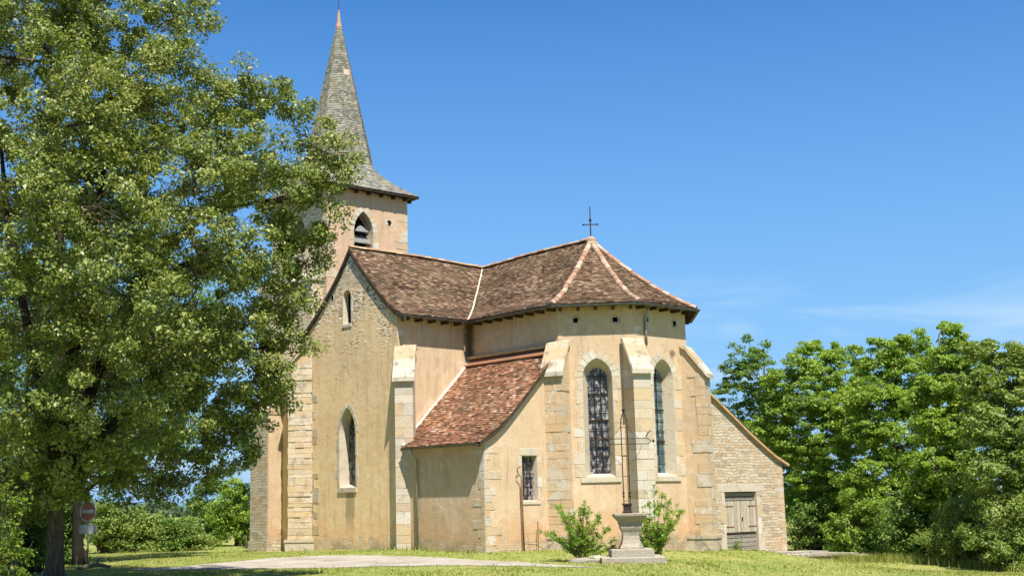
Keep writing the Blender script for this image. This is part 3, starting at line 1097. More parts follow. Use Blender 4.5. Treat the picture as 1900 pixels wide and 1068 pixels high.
# ---- nave aisle and its rubble pier west of the transept (behind the oak)
wall('aisle_wall', (0, -6.9), (1, 0), rect(-7.4, -WT - .2, -.6, 6.05), [], M['plaster_gable'])
b = MB()
b.box(-6.60, -5.20, -7.60, -6.85, -.6, 5.65)
b.hexa([(-6.65, -7.68, 5.65), (-5.15, -7.68, 5.65), (-5.15, -6.85, 5.65), (-6.65, -6.85, 5.65)],
       [(-6.65, -7.68, 5.74), (-5.15, -7.68, 5.74), (-5.15, -6.85, 6.2), (-6.65, -6.85, 6.2)])
b.box(-6.66, -5.14, -7.66, -6.85, -.6, .42)
pier = b.build('buttress', M['rubble'], church)
b = MB(); b.box(-5.199, -5.17, -7.585, -6.85, .425, 5.6); b.build('render_coat', M['plaster'], pier)
b = MB()
b.box(-7.4, -WT - .2, -7.08, -3.4, 6.05, 6.15)
b.hexa([(-7.4, -7.12, 6.15), (-3.24, -7.12, 6.15), (-3.24, -3.3, 6.15), (-7.4, -3.3, 6.15)],
       [(-7.4, -7.12, 6.2), (-3.24, -7.12, 6.2), (-3.24, -3.3, 8.3), (-7.4, -3.3, 8.3)])
b.build('roof', M['tile_under'], church)
b = MB(); b.box(-7.4, -7.2, -6.89, -3.4, -.6, 6.04); b.build('aisle_wall', M['plaster_gable'], church)

# ---- south chapel (lean-to) walls
XL, YL = 7.95, -7.05
LPROF = [(-3.38, 7.30), (-4.0, 6.66), (-4.6, 6.08), (-5.3, 5.40), (-6.0, 4.72), (-6.45, 4.36), (-6.9, 4.08), (-7.35, 3.83)]


def lz(y):
    for (a, za), (b_, zb) in zip(LPROF, LPROF[1:]):
        if y >= b_:
            return za + (zb - za) * (y - a) / (b_ - a)
    return LPROF[-1][1]


wall('chapel_wall', (0, YL), (1, 0), rect(WT, XL, -.6, 3.98), [], M['plaster'])
ol = [(YL, -.6), (-3.30, -.6), (-3.30, lz(-3.38) - .13)] + [(y, lz(y) - .13) for y in (-4.0, -4.6, -5.3, -6.0, -6.45, -6.9, YL)]
wr = rect(-5.30, -4.58, 1.83, 3.40)
_, PL = wall('chapel_wall', (XL, 0), (0, 1), ol, [wr], M['plaster'])
wi = [(u + (.03 if u < -5 else -.03), z + (.03 if z < 2.5 else -.03)) for u, z in wr]
cw = reveal('window', PL, wr, wi, 0.24, M['ashlar'], church)
pane('pane', PL, wi, .22, M['glass'], cw)
bb = grille(PL, .33, -4.94, 1.86, 3.37, 3.37, .14, 4, 5, .012)
bb.build('grille', M['iron'], cw)
b = MB(); block(b, PL, -5.42, -4.46, 3.40, 3.66, .012); b.build('lintel', M['ashlar'], cw)
b = MB(); block(b, PL, -5.42, -4.46, 1.70, 1.83, .03); b.build('sill', M['ashlar'], cw)
b = MB(); quoins(b, PL, -4.575, 1, 1.85, 3.38, (.12, .2), (.3, .5)); b.build('jamb', M['ashlar'], cw)
b = MB(); quoins(b, PL, -5.305, -1, 1.85, 3.38, (.10, .2), (.3, .5)); b.build('jamb', M['ashlar'], cw)
b = MB()
quoins(b, PL, YL, 1, .1, 3.75, (.28, .58), (.22, .36))
quoins(b, wallP((0, YL), (1, 0)), XL, -1, .1, 3.6, (.22, .50), (.22, .36))
b.build('quoin', M['quoin'], church)

# ---- north chapel (sacristy) in rubble
XN, YN = 8.8, 8.62
NPROF = [(3.2, 6.42), (4.29, 5.76), (5.42, 5.05), (6.4, 4.42), (7.42, 3.83), (8.11, 3.46), (8.95, 3.12)]


def nz_(y):
    for (a, za), (b_, zb) in zip(NPROF, NPROF[1:]):
        if y <= b_:
            return za + (zb - za) * (y - a) / (b_ - a)
    return NPROF[-1][1]


DY0, DY1, DZ0, DZ1 = 4.74, 6.76, -.34, 2.0
on_ = [(2.5, -1.2), (YN, -1.2)] + [(y, nz_(y) - .10) for y in (YN, 8.11, 7.42, 6.4, 5.42, 4.29, 3.2)] + [(2.5, 6.5)]
_, PN = wall('sacristy_wall', (XN, 0), (0, 1), on_, [rect(DY0, DY1, DZ0, DZ1)], M['rubble'])
wall('sacristy_wall', (0, YN), (-1, 0), rect(-XN, -2.5, -1.2, 3.4), [], M['rubble'])
b = MB(); quoins(b, PN, YN, -1, -.6, 2.9, (.3, .5), (.18, .30), .008); b.build('quoin', M['quoin'], church)
r0 = rect(DY0, DY1, DZ0, DZ1)
door = reveal('door', PN, r0, r0, .30, M['ashlar'], church)
pane('backing', PN, r0, .29, M['black'], door)
b = MB(); block(b, PN, DY0 - .40, DY1 + .45, DZ1 + .005, DZ1 + .34, .012)
b.build('lintel', M['ashlar'], door)
for s, u in ((-1, DY0 - .003), (1, DY1 + .003)):
    b = MB()
    quoins(b, PN, u, s, DZ0, DZ1, (.22, .30), (.35, .7), .012)
    b.build('jamb', M['ashlar'], door)


def boards(b, P, u0, u1, z0, z1, d, n, hor=False):
    for k in range(n):
        if hor:
            a, e = z0 + (z1 - z0) * k / n, z0 + (z1 - z0) * (k + 1) / n
            q = (u0, u1, a + .004, e - .004)
        else:
            a, e = u0 + (u1 - u0) * k / n, u0 + (u1 - u0) * (k + 1) / n
            q = (a + .004, e - .004, z0, z1)
        block(b, P, *q, -d + .02 + rnd.uniform(0, .006), -d - .02)


b = MB(); boards(b, PN, DY0 + .02, DY1 - .02, 1.66, 1.98, .15, 2, True); b.build('transom', M['dark_door'], door)
mid = (DY0 + DY1) / 2 - .02
for si, (a, e) in enumerate(((DY0 + .03, mid - .01), (mid + .01, DY1 - .03))):
    b = MB(); boards(b, PN, a, e, .42, 1.65, .07, 5); lf = b.build('door_leaf', M['grey_wood'], door)
    for zz in (.62, 1.42):
        b = MB()
        q = (a, a + .52, zz, zz + .05) if si == 0 else (e - .52, e, zz, zz + .05)
        block(b, PN, *q, -.032, -.06)
        b.build('hinge', M['rust'], lf)
    if si == 1:
        b = MB(); block(b, PN, a + .04, a + .12, .86, 1.02, -.02, -.06); b.build('latch', M['iron'], lf)
    b = MB(); block(b, PN, a + .03, e - .03, .36, .41, -.03, -.08); b.build('batten', M['dark_wood'], lf)
    b = MB(); boards(b, PN, a, e, DZ0 + .03, .36, .08, 4, True); b.build('kick_board', M['dark_door'], lf)

# ---- tower
tx0, tx1 = TX - TT, TX + TT
bel_o = arch(TX * 0 - .27, .57, 14.0, 14.95, 15.98)
bel_i = arch(-.27, .50, 14.02, 14.95, 15.86)
_, PTE = wall('tower_wall', (tx1, 0), (0, 1), rect(-TT, TT, -.6, TEZ + .2), [bel_o], M['plaster_tower'])
bel_s = arch(TX, .57, 14.0, 14.95, 15.98)
_, PTS = wall('tower_wall', (0, -TT), (1, 0), rect(tx0, tx1, -.6, TEZ + .2), [bel_s], M['plaster_gable'])
wall('tower_wall', (0, TT), (-1, 0), rect(-tx1, -tx0, -.6, TEZ + .2), [], M['plaster_tower'])
wall('tower_wall', (tx0, 0), (0, -1), rect(-TT, TT, -.6, TEZ + .2), [], M['plaster_tower'])
for P, oo, ii, uc in ((PTE, bel_o, bel_i, -.27), (PTS, bel_s, arch(TX, .50, 14.02, 14.95, 15.86), TX)):
    bw = reveal('belfry_opening', P, oo, ii, .55, M['ashlar_dirty'], church)
    pane('back', P, ii, .54, M['black'], bw)
    b = MB(); jambs(b, P, uc, .57, 13.6, 14.95, w=(.22, .36)); arch_blocks(b, P, uc, .57, 14.95, 15.98, .26, 5)
    b.build('surround', M['ashlar'], bw)
    for k, (za, zb) in enumerate(((14.42, 14.80), (14.98, 15.36))):
        b = MB()
        hw_ = .53 if k == 0 else .40
        q = [(uc - hw_, za), (uc + hw_, za), (uc + hw_, zb), (uc - hw_, zb)]
        if k == 1:
            q = [(uc - .44, za), (uc + .44, za), (uc + .03, zb + .02), (uc - .03, zb + .02)]
        f_ = [P(q[0][0], q[0][1], .10), P(q[1][0], q[1][1], .10), P(q[2][0], q[2][1], .34), P(q[3][0], q[3][1], .34)]
        g_ = [P(q[0][0], q[0][1] - .03, .13), P(q[1][0], q[1][1] - .03, .13), P(q[2][0], q[2][1] - .03, .37), P(q[3][0], q[3][1] - .03, .37)]
        b.add(f_ + g_, [(0, 1, 2, 3), (7, 6, 5, 4), (0, 4, 5, 1), (1, 5, 6, 2), (2, 6, 7, 3), (3, 7, 4, 0)])
        b.build('louvre', M['louvre'], bw)
    b = MB(); block(b, P, uc - .62, uc + .62, 13.9, 14.0, .03); b.build('sill', M['ashlar'], bw)
b = MB()
quoins(b, PTE, TT, -1, 12.5, 16.8, (.30, .58), (.28, .42))
b.build('quoin', M['quoin'], church)
b = MB()
quoins(b, PTE, -TT, 1, 12.5, 16.8, (.30, .58), (.28, .42))
quoins(b, PTS, tx1, -1, 12.5, 16.8, (.30, .58), (.28, .42))
b.build('quoin', M['quoin'], church)
for u, z in ((-1.45, 15.38), (1.22, 15.60), (1.38, 15.58)):
    b = MB()
    block(b, PTE, u - .17, u + .17, z - .16, z + .16, .008)
    fr = b.build('putlog_hole', M['ashlar'], church)
    b = MB(); block(b, PTE, u - .07, u + .07, z + .01, z + .09, .018, 0.0); b.build('hole_shade', M['black'], fr)  # raised black block, its colour stands for the shade inside the opening
# set-off of the wider lower stage on the south side
b = MB()
s_ = .62
b.hexa([(tx0 - .2, -TT - s_, -.6), (tx1 - .35, -TT - s_, -.6), (tx1 - .35, -TT - .001, -.6), (tx0 - .2, -TT - .001, -.6)],
       [(tx0 - .2, -TT - s_, 12.35), (tx1 - .35, -TT - s_, 12.35), (tx1 - .35, -TT - .001, 12.35), (tx0 - .2, -TT - .001, 12.35)])
so = b.build('tower_stage', M['plaster_gable'], church)
b = MB()
b.hexa([(tx0 - .3, -TT - s_ - .1, 12.36), (tx1 - .25, -TT - s_ - .1, 12.36), (tx1 - .25, -TT, 12.36), (tx0 - .3, -TT, 12.36)],
       [(tx0 - .3, -TT - s_ - .1, 12.5), (tx1 - .25, -TT - s_ - .1, 12.5), (tx1 - .25, -TT, 12.95), (tx0 - .3, -TT, 12.95)])
b.build('cap', M['ashlar'], so)


# ---- tiled roof facets -------------------------------------------------
def sag(x, y, h):
    return -.12 * math.exp(-(x * x + y * y) / 6.0) * (1 - h) - (.035 * math.sin(x * 1.7 + y * 1.3) + .022 * math.sin(x * 3.1 - y * 2.3 + 1)) * h * (1 - h) * 4


def facet(name, L, Rr, prof, mat, parent, tw=.17, expo=.115, jit=.006, under=True, lift=.035, n=24):
    """tiled slope; L(h) and Rr(h) are the plan points of its left and right edge (seen from outside) at profile parameter h"""
    hs_ = np.linspace(prof[0][0], prof[-1][0], n + 1)

    def S(h, t):
        l, r_ = L(h), Rr(h)
        x, y = l[0] + (r_[0] - l[0]) * t, l[1] + (r_[1] - l[1]) * t
        return np.array([x, y, prof_z(h, prof) + sag(x, y, (h - prof[0][0]) / (prof[-1][0] - prof[0][0]))])
    b = MB()
    cols = 10
    vs = [S(h, k / cols) for h in hs_ for k in range(cols + 1)]
    fs = []
    for i in range(n):
        for k in range(cols):
            a = i * (cols + 1) + k
            fs.append((a, a + cols + 1, a + cols + 2, a + 1))
    b.add(vs, fs)
    base = b.build(name, M['tile_under'], parent, True)
    # arc length along the middle
    mid_ = np.array([S(h, .5) for h in np.linspace(prof[0][0], prof[-1][0], 200)])
    hh = np.linspace(prof[0][0], prof[-1][0], 200)
    al = np.concatenate([[0], np.cumsum(np.linalg.norm(np.diff(mid_, axis=0), axis=1))])
    tot = al[-1]
    tb = MB()
    rows = int(tot / expo)
    for i in range(rows, 0, -1):
        s1 = tot - (rows - i) * expo + .015          # lower edge
        s0 = max(s1 - expo * 1.7, 0)
        h1 = np.interp(min(s1, tot), al, hh)
        h0 = np.interp(s0, al, hh)
        ex = max(s1 - tot, 0)
        l1, r1 = np.array(L(h1), float), np.array(Rr(h1), float)
        w = np.linalg.norm(r1 - l1)
        if w < .06:
            continue
        du = (r1 - l1) / w
        # true frame at the row
        pm1, pm0 = S(h1, .5), S(h0, .5)
        down = pm1 - pm0
        dl = np.linalg.norm(down)
        down /= dl
        d3 = np.array([du[0], du[1], 0])
        nrm = np.cross(down, d3)
        if nrm[2] < 0:
            nrm = -nrm
        # only the part of 'down' square to the row, so tiles stay rectangular
        dn = down - d3 * down.dot(d3)
        dn /= np.linalg.norm(dn)
        off = (.5 if i % 2 else 0) * tw + rnd.uniform(-.01, .01)
        k = 0
        u = -off
        while u < w:
            a, e = max(u, -.01), min(u + tw - .006, w + .01)
            if e - a > .03:
                z_l = rnd.gauss(0, jit)
                ta, te = a / w, e / w
                pa, pe = S(h1, max(0, min(1, ta))), S(h1, max(0, min(1, te)))
                slip = rnd.gauss(0, .008) + ex
                hi = lift + abs(rnd.gauss(0, jit))
                A = pa + nrm * (hi + rnd.gauss(0, jit * .5)) + dn * slip
                E_ = pe + nrm * (hi + rnd.gauss(0, jit * .5)) + dn * slip
                top = nrm * (-hi + .008)
                A0 = A - dn * (dl + .02) + top
                E0 = E_ - dn * (dl + .02) + top
                t3 = nrm * -.016
                vsq = [A, E_, E0, A0, A + t3, E_ + t3]
                tb.add(vsq, [(0, 1, 2, 3), (4, 5, 1, 0), (0, 3, 4), (1, 5, 2)])
            u += tw
            k += 1
    tb.build('tile_courses', mat, base)
    return S


def eavecorner(ang):
    r_ = (WC + OV) / math.cos(PI / 8)
    return (AX + r_ * math.cos(R(ang)), r_ * math.sin(R(ang)))


E1, E2, E3, E4 = (eavecorner(a) for a in (-67.5, -22.5, 22.5, 67.5))
VAL = (WT + OV, -(WC + OV))
YV = -LT - .06
apex = (AX, 0.0)
ray_ = lambda c, e: (lambda h: (c[0] + (e[0] - c[0]) * h, c[1] + (e[1] - c[1]) * h))
vE = ray_((0, 0), VAL)
vW = ray_((0, 0), (-VAL[0], VAL[1]))
facet('transept_roof', lambda h: (h * VAL[0], YV), vE, PROF, M['tile'], church)
facet('transept_roof', vW, lambda h: (-h * VAL[0], YV), PROF, M['tile'], church)
facet('choir_roof', vE, ray_(apex, E1), PROF, M['tile'], church)
facet('apse_roof', ray_(apex, E1), ray_(apex, E2), PROF, M['tile'], church)
facet('apse_roof', ray_(apex, E2), ray_(apex, E3), PROF, M['tile'], church)
facet('apse_roof', ray_(apex, E3), ray_(apex, E4), PROF, M['tile'], church)
facet('choir_roof', ray_(apex, E4), lambda h: (-8.44, h * (WC + OV)), PROF, M['tile'], church, tw=.3, expo=.2)
facet('nave_roof', lambda h: (-8.44, -h * (WC + OV)), vW, PROF, M['tile'], church, tw=.3, expo=.2)

# chapel roofs: profile parameter = -y or y
LP = [(-y, z) for y, z in LPROF]


def l_left(h):
    y = -h
    return (WT + .02 if y > -6.3 else WT + .02 + (-6.3 - y) / 1.2 * .78, y)


facet('chapel_roof', l_left, lambda h: (8.10, -h), LP, M['tile_red'], church)
facet('sacristy_roof', lambda h: (XN + .12, h), lambda h: (2.6, h), NPROF, M['tile'], church)

# soffit boards, rafters' tails, verge boards
def strip(name, pts, w_in, t_, mat, z=None):
    b = MB()
    for (a, na), (c, nc) in zip(pts, pts[1:]):
        b.hexa([(a[0], a[1], a[2] - t_), (c[0], c[1], c[2] - t_), (c[0] + nc[0] * w_in, c[1] + nc[1] * w_in, c[2] - t_ + .0), (a[0] + na[0] * w_in, a[1] + na[1] * w_in, a[2] - t_)],
               [(a[0], a[1], a[2]), (c[0], c[1], c[2]), (c[0] + nc[0] * w_in, c[1] + nc[1] * w_in, c[2]), (a[0] + na[0] * w_in, a[1] + na[1] * w_in, a[2])])
    return b.build(name, mat, church)


def soff(p, q, inn):
    """eave board between eave line p-q and the wall (inn = inward unit vector)"""
    b = MB()
    z = EZ - .06
    w = OV + .12
    b.hexa([(p[0], p[1], z - .03), (q[0], q[1], z - .03), (q[0] + inn[0] * w, q[1] + inn[1] * w, z + .10), (p[0] + inn[0] * w, p[1] + inn[1] * w, z + .10)],
           [(p[0], p[1], z), (q[0], q[1], z), (q[0] + inn[0] * w, q[1] + inn[1] * w, z + .14), (p[0] + inn[0] * w, p[1] + inn[1] * w, z + .14)])
    b.build('eave_board', M['dark_wood'], church)
    L_ = math.dist(p, q)
    n = max(2, int(L_ / .55))
    d = ((q[0] - p[0]) / L_, (q[1] - p[1]) / L_)
    for k in range(n):
        s = L_ * (k + .5) / n
        o = (p[0] + d[0] * s, p[1] + d[1] * s)
        b = MB()
        b.obox(o, inn, d, .05, OV + .1, -.05, .05, z - .13, z - .02)
        b.build('rafter_tail', M['dark_wood'], church)


VE = VAL
soff((VE[0], YV), (VE[0], VE[1]), (-1, 0))
soff(VE, E1, (0, 1))
soff(E1, E2, (-S2, S2))
soff(E2, E3, (-1, 0))
soff(E3, E4, (-S2, -S2))

# gable verge: dark board following both slopes
b = MB()
for s in (1, -1):
    hsx = np.linspace(0, 1.03, 15)
    for a, c in zip(hsx, hsx[1:]):
        xa, xc = s * a * VAL[0], s * c * VAL[0]
        za, zc = prof_z(a) + sag(xa, YV, a), prof_z(c) + sag(xc, YV, c)
        y0, y1 = YV - .03, -LT + .02
        q = [(xa, y0), (xc, y0), (xc, y1), (xa, y1)]
        zz = [za, zc, zc, za]
        if s < 0:
            q, zz = q[::-1], zz[::-1]
        b.hexa([(x, y, z - .20) for (x, y), z in zip(q, zz)], [(x, y, z - .012) for (x, y), z in zip(q, zz)])
b.build('verge_board', M['dark_wood'], church)
b = MB()
for (a, za), (c, zc) in zip(LPROF, LPROF[1:]):
    b.hexa([(XL - .02, c, zc - .14), (8.11, c, zc - .14), (8.11, a, za - .14), (XL - .02, a, za - .14)],
           [(XL - .02, c, zc - .01), (8.11, c, zc - .01), (8.11, a, za - .01), (XL - .02, a, za - .01)])
b.build('verge_board', M['dark_wood'], church)
b = MB()
for (a, za), (c, zc) in zip(NPROF, NPROF[1:]):
    b.hexa([(XN - .02, a, za - .10), (XN + .13, a, za - .10), (XN + .13, c, zc - .10), (XN - .02, c, zc - .10)],
           [(XN - .02, a, za - .01), (XN + .13, a, za - .01), (XN + .13, c, zc - .01), (XN - .02, c, zc - .01)])
b.build('verge_board', M['mortar_ochre'], church)


def ridge(name, pts, rad, mat, seg=.34, lift=.0):
    """half-round ridge tiles overlapping along a line"""
    b = MB()
    pts = [np.array(p, float) for p in pts]
    d = np.concatenate([[0], np.cumsum([np.linalg.norm(q - p) for p, q in zip(pts, pts[1:])])])
    P3 = np.array(pts)
    at_ = lambda s: np.array([np.interp(s, d, P3[:, k]) for k in range(3)])
    n = max(1, int(d[-1] / seg))
    for i in range(n):
        s0, s1 = d[-1] * i / n, min(d[-1] * (i + 1) / n + .05, d[-1])
        p, q = at_(s0), at_(s1)
        t = (q - p) / (np.linalg.norm(q - p) + 1e-9)
        side = np.cross(t, [0, 0, 1]); side /= np.linalg.norm(side) + 1e-9
        up = np.cross(side, t)
        r0, r1 = rad * rnd.uniform(.9, 1.0), rad * rnd.uniform(1.05, 1.22)
        j = side * rnd.gauss(0, .008) + up * (lift + rnd.gauss(0, .006))
        K = 7
        vs = []
        for c, r_ in ((p, r0), (q, r1)):
            for k in range(K):
                a = PI * k / (K - 1)
                vs.append(c + j + side * math.cos(a) * r_ + up * (math.sin(a) * r_ * .85 - .02))
        fs = [(k, k + 1, K + k + 1, K + k) for k in range(K - 1)] + [tuple(range(K, 2 * K)), tuple(range(K))[::-1]]
        b.add(vs, fs)
    return b.build(name, mat, church)


def hipline(c, e, n=20, lift=.05):
    out = []
    for h in np.linspace(0.0, 1, n):
        x, y = c[0] + (e[0] - c[0]) * h, c[1] + (e[1] - c[1]) * h
        out.append((x, y, prof_z(h) + sag(x, y, h) + lift))
    return out


for e in (E1, E2, E3, E4):
    ridge('hip_ridge', hipline(apex, e), .108, M['ridge'], .30)
ridge('ridge', [(0, YV + YV * 0 + t * (-YV), RZ + sag(0, YV * (1 - t), 0) + .05) for t in np.linspace(0, 1, 14)], .105, M['ridge_old'], .36)
ridge('ridge', [(AX * (1 - t), 0, RZ + sag(AX * (1 - t), 0, 0) + .05) for t in np.linspace(0, 1, 14)], .105, M['ridge'], .36)
ridge('ridge', [(-8.4 * t, 0, RZ + sag(-8.4 * t, 0, 0) + .05) for t in np.linspace(0, 1, 14)], .105, M['ridge_old'], .36)
b = MB(); b.tube([(p[0], p[1], p[2]) for p in hipline((0, 0), VAL, 24, .035)], .04, 6); b.build('valley_mortar', M['mortar'], church, True)
# mortar fillets of the chapel roof
b = MB()
pts = [(WT + .05, y, lz(y) + .07) for y in np.linspace(-3.42, -6.35, 16)] + [(WT + .40, -6.75, lz(-6.75) + .06), (WT + .66, -7.3, lz(-7.3) + .05)]
b.tube(pts, [.06 + .015 * rnd.random() for _ in pts], 6)
b.build('mortar_fillet', M['mortar'], church, True)
b = MB()
b.box(WT, C1[0] - .1, -WC - .14, -WC + .02, 7.36, 7.46)
b.build('mortar_fillet', M['mortar_ochre'], church)
b = MB()
b.hexa([(WT, -WC - .34, 7.06), (C1[0] - .1, -WC - .34, 7.06), (C1[0] - .1, -WC, 7.06), (WT, -WC, 7.06)],
       [(WT, -WC - .34, 7.10), (C1[0] - .1, -WC - .34, 7.10), (C1[0] - .1, -WC, 7.36), (WT, -WC, 7.36)])
b.build('tile_bed', M['tile_red'], church)


# gutters (half-round zinc) and pipes
def gutter(pts, rad=.075):
    b = MB()
    K = 7
    P3 = [Vector(p) for p in pts]
    rings = []
    for i, p in enumerate(P3):
        d = (P3[min(i + 1, len(P3) - 1)] - P3[max(i - 1, 0)]).normalized()
        side = d.cross(Vector((0, 0, 1))).normalized()
        ring = []
        for k in range(K):
            a = PI * k / (K - 1)
            ring.append(p + side * math.cos(a) * rad + Vector((0, 0, -math.sin(a) * rad)))
        for k in range(K - 1, -1, -1):
            a = PI * k / (K - 1)
            ring.append(p + side * math.cos(a) * rad * .82 + Vector((0, 0, -math.sin(a) * rad * .82 + .004)))
        rings.append(ring)
    n = 2 * K
    vs = [q for r_ in rings for q in r_]
    fs = []
    for i in range(len(rings) - 1):
        for k in range(n):
            a, c = i * n + k, i * n + (k + 1) % n
            fs.append((a, c, c + n, a + n))
    fs.append(tuple(range(n))); fs.append(tuple((len(rings) - 1) * n + k for k in range(n))[::-1])
    b.add(vs, fs)
    return b.build('gutter', M['zinc'], church)


def push(p, ang, d=.05):
    return (p[0] + d * math.cos(R(ang)), p[1] + d * math.sin(R(ang)))


gz = EZ - .03
gutter([(VAL[0] + .05, YV - .05, gz), (VAL[0] + .05, VAL[1] - .06, gz - .02)], .06)
gutter([(VAL[0] + .1, VAL[1] - .05, gz - .02)] + [(*push(E1, -67.5), gz), (*push(E2, -22.5), gz), (*push(E3, 22.5), gz), (*push(E4, 67.5), gz)], .085)
gutter([(3.75, -7.41, 3.81), (8.02, -7.41, 3.79)], .06)
b = MB(); b.tube([(10.3, -.95, gz - .08), (10.24, -.93, gz - .28), (10.09, -.90, gz - .5), (10.07, -.90, 7.9), (10.07, -.90, 7.35)], .05, 8)
b.build('downpipe', M['zinc_pipe'], church, True)
b = MB(); b.tube([(4.30, -7.41, 3.75), (4.30, -7.4, 3.58), (4.30, -7.16, 3.40), (4.30, -7.14, .2)], .045, 8)
b.build('downpipe', M['zinc_pipe'], church, True)
b = MB(); b.tube([(XL + .02, -3.92, 6.2), (XL + .02, -3.92, 1.9), (XL + .02, -4.1, 1.8)], .016, 5)
b.build('cable', M['rust'], church)

# ---- apex cross
b = MB()
zc = RZ + .1
b.tube([(AX, 0, zc - .3), (AX, 0, zc + 1.28)], [.028, .018], 6)
b.build('cross', M['iron'], church)
cr = church.children[-1]
b = MB()
du = (.66, .75)
b.tube([(AX - du[0] * .29, -du[1] * .29, zc + .55), (AX + du[0] * .29, du[1] * .29, zc + .55)], .022, 6)
b.build('cross_arm', M['iron'], cr)
b = MB(); b.lathe_sq((AX, 0), [(.02, zc + .66), (.05, zc + .70), (.05, zc + .76), (.02, zc + .80)], 0, 8)
for s in (1, -1):
    b.lathe_sq((AX + s * du[0] * .28, s * du[1] * .28), [(.01, zc + .51), (.045, zc + .55), (.01, zc + .59)], 0, 6)
b.build('cross_knob', M['iron'], cr)
b = MB(); b.lathe_sq((AX, 0), [(.20, RZ - .12), (.20, RZ + .04), (.13, RZ + .12), (.05, RZ + .17)], 0, 10); b.build('apex_cap', M['ridge'], church)

# ---- spire: square eaves sweeping up into an octagon, hung with stone slates
TE = TT + .46
SPZ = [(TEZ - .05, 0.0), (17.55, .30), (18.05, .62), (18.5, .86), (19.0, 1.0), (27.0, 1.0)]


def spire_ring(z):
    """eight points; squareness fades out above the eaves"""
    if z <= 19.0:
        zs = [p[0] for p in SPZ]
        k = float(np.interp(z, zs, [p[1] for p in SPZ]))
        rr = float(np.interp(z, [TEZ - .05, 17.4, 17.8, 18.2, 18.6, 19.0], [TE, 2.50, 2.13, 1.84, 1.66, 1.56]))
    else:
        k = 1.0
        rr = 1.56 * (26.6 - z) / 7.6 + .05
    pts = []
    for i in range(8):
        a = R(22.5 + 45 * i)
        octp = np.array([math.cos(a), math.sin(a)]) * rr / math.cos(PI / 8)
        sq = np.array([np.sign(math.cos(a)), np.sign(math.sin(a))]) * rr
        pts.append(octp * k + sq * (1 - k))
    return pts


sp = MB()
zs = np.concatenate([np.linspace(TEZ - .05, 19.0, 26), np.linspace(19.12, 26.55, 80)])
rings = [spire_ring(z) for z in zs]
vs = [(TX + p[0], p[1], z) for z, r_ in zip(zs, rings) for p in r_]
fs = []
for i in range(len(zs) - 1):
    for k in range(8):
        a, c = i * 8 + k, i * 8 + (k + 1) % 8
        fs.append((a, c, c + 8, a + 8))
sp.add(vs, fs)
spire = sp.build('spire', M['slate'], church)
tb = MB()
row = .135
z = TEZ - .03
ring = 0
while z < 26.3:
    zt = min(z + row * 1.5, 26.5)
    r0, r1 = spire_ring(z), spire_ring(zt)
    for k in range(8):
        p, q = np.array(r0[k]), np.array(r0[(k + 1) % 8])
        P_, Q_ = np.array(r1[k]), np.array(r1[(k + 1) % 8])
        L_ = np.linalg.norm(q - p)
        if L_ < .05:
            continue
        out = np.array([(p + q)[0], (p + q)[1]]); out = out / (np.linalg.norm(out) + 1e-9)
        n = max(1, int(round(L_ / .17)))
        off = .5 / n if ring % 2 else 0
        edges = sorted(set([0, 1] + [min(1, max(0, (i + (.5 if ring % 2 else 0)) / n)) for i in range(n + 1)]))
        for a, e in zip(edges, edges[1:]):
            if (e - a) * L_ < .015:
                continue
            g = .003 / L_
            lf = .022 + abs(rnd.gauss(0, .006))
            dz = rnd.gauss(0, .008)
            b0, b1 = p + (q - p) * (a + g) + out * lf, p + (q - p) * (e - g) + out * lf
            t0, t1 = P_ + (Q_ - P_) * (a + g) + out * .004, P_ + (Q_ - P_) * (e - g) + out * .004
            vv = [(TX + b0[0], b0[1], z + dz), (TX + b1[0], b1[1], z + dz), (TX + t1[0], t1[1], zt), (TX + t0[0], t0[1], zt),
                  (TX + b0[0] - out[0] * .02, b0[1] - out[1] * .02, z + dz), (TX + b1[0] - out[0] * .02, b1[1] - out[1] * .02, z + dz)]
            tb.add(vv, [(0, 1, 2, 3), (4, 5, 1, 0), (0, 3, 4), (1, 5, 2)])
    dl = math.hypot(zt - z, np.linalg.norm(np.array(r0[0]) - np.array(r1[0]))) / ((zt - z) + 1e-9)
    z += row / min(dl, 2.2)
    ring += 1
tb.build('slate_courses', M['slate'], spire)
b = MB()
b.box(TX - TE + .03, TX + TE - .03, -TE + .03, TE - .03, TEZ - .15, TEZ - .06)
b.build('eave_board', M['dark_wood'], spire)
for s in range(4):
    dd = [(1, 0), (0, -1), (-1, 0), (0, 1)][s]
    uu = (-dd[1], dd[0])
    for k in range(7):
        t = -TT + .2 + k * (2 * TT - .4) / 6
        b = MB(); b.obox((TX + dd[0] * TT, dd[1] * TT), dd, uu, -.05, .38, t - .06, t + .06, TEZ - .28, TEZ - .15)
        b.build('rafter_tail', M['dark_wood'], spire)
b = MB()
b.lathe_sq((TX, 0), [(.15, 26.1), (.15, 26.3), (.11, 26.45), (.075, 26.9), (.045, 27.1), (.06, 27.14), (.02, 27.2)], 0, 8)
b.build('finial', M['ridge'], spire)
b = MB(); b.tube([(TX, 0, 27.1), (TX, 0, 27.85)], [.022, .012], 5); b.build('lightning_rod', M['iron'], spire)
# small dormer hatch in the spire's east face
zh = 23.55
rh = spire_ring(zh)[0][0]
b = MB()
b.box(TX + rh - .25, TX + rh + .03, -.20, .14, zh - .26, zh + .24)
hat = b.build('hatch', M['mortar'], spire)
b = MB()
b.box(TX + rh - .3, TX + rh + .05, -.27, -.201, zh - .28, zh + .28)
b.box(TX + rh - .3, TX + rh + .05, .141, .21, zh - .28, zh + .28)
b.box(TX + rh - .3, TX + rh + .08, -.27, .21, zh - .35, zh - .281)
b.build('hatch_frame', M['ridge'], hat)
#PART2
# ------------------------------------------------------------------ leaves, trees, shrubs


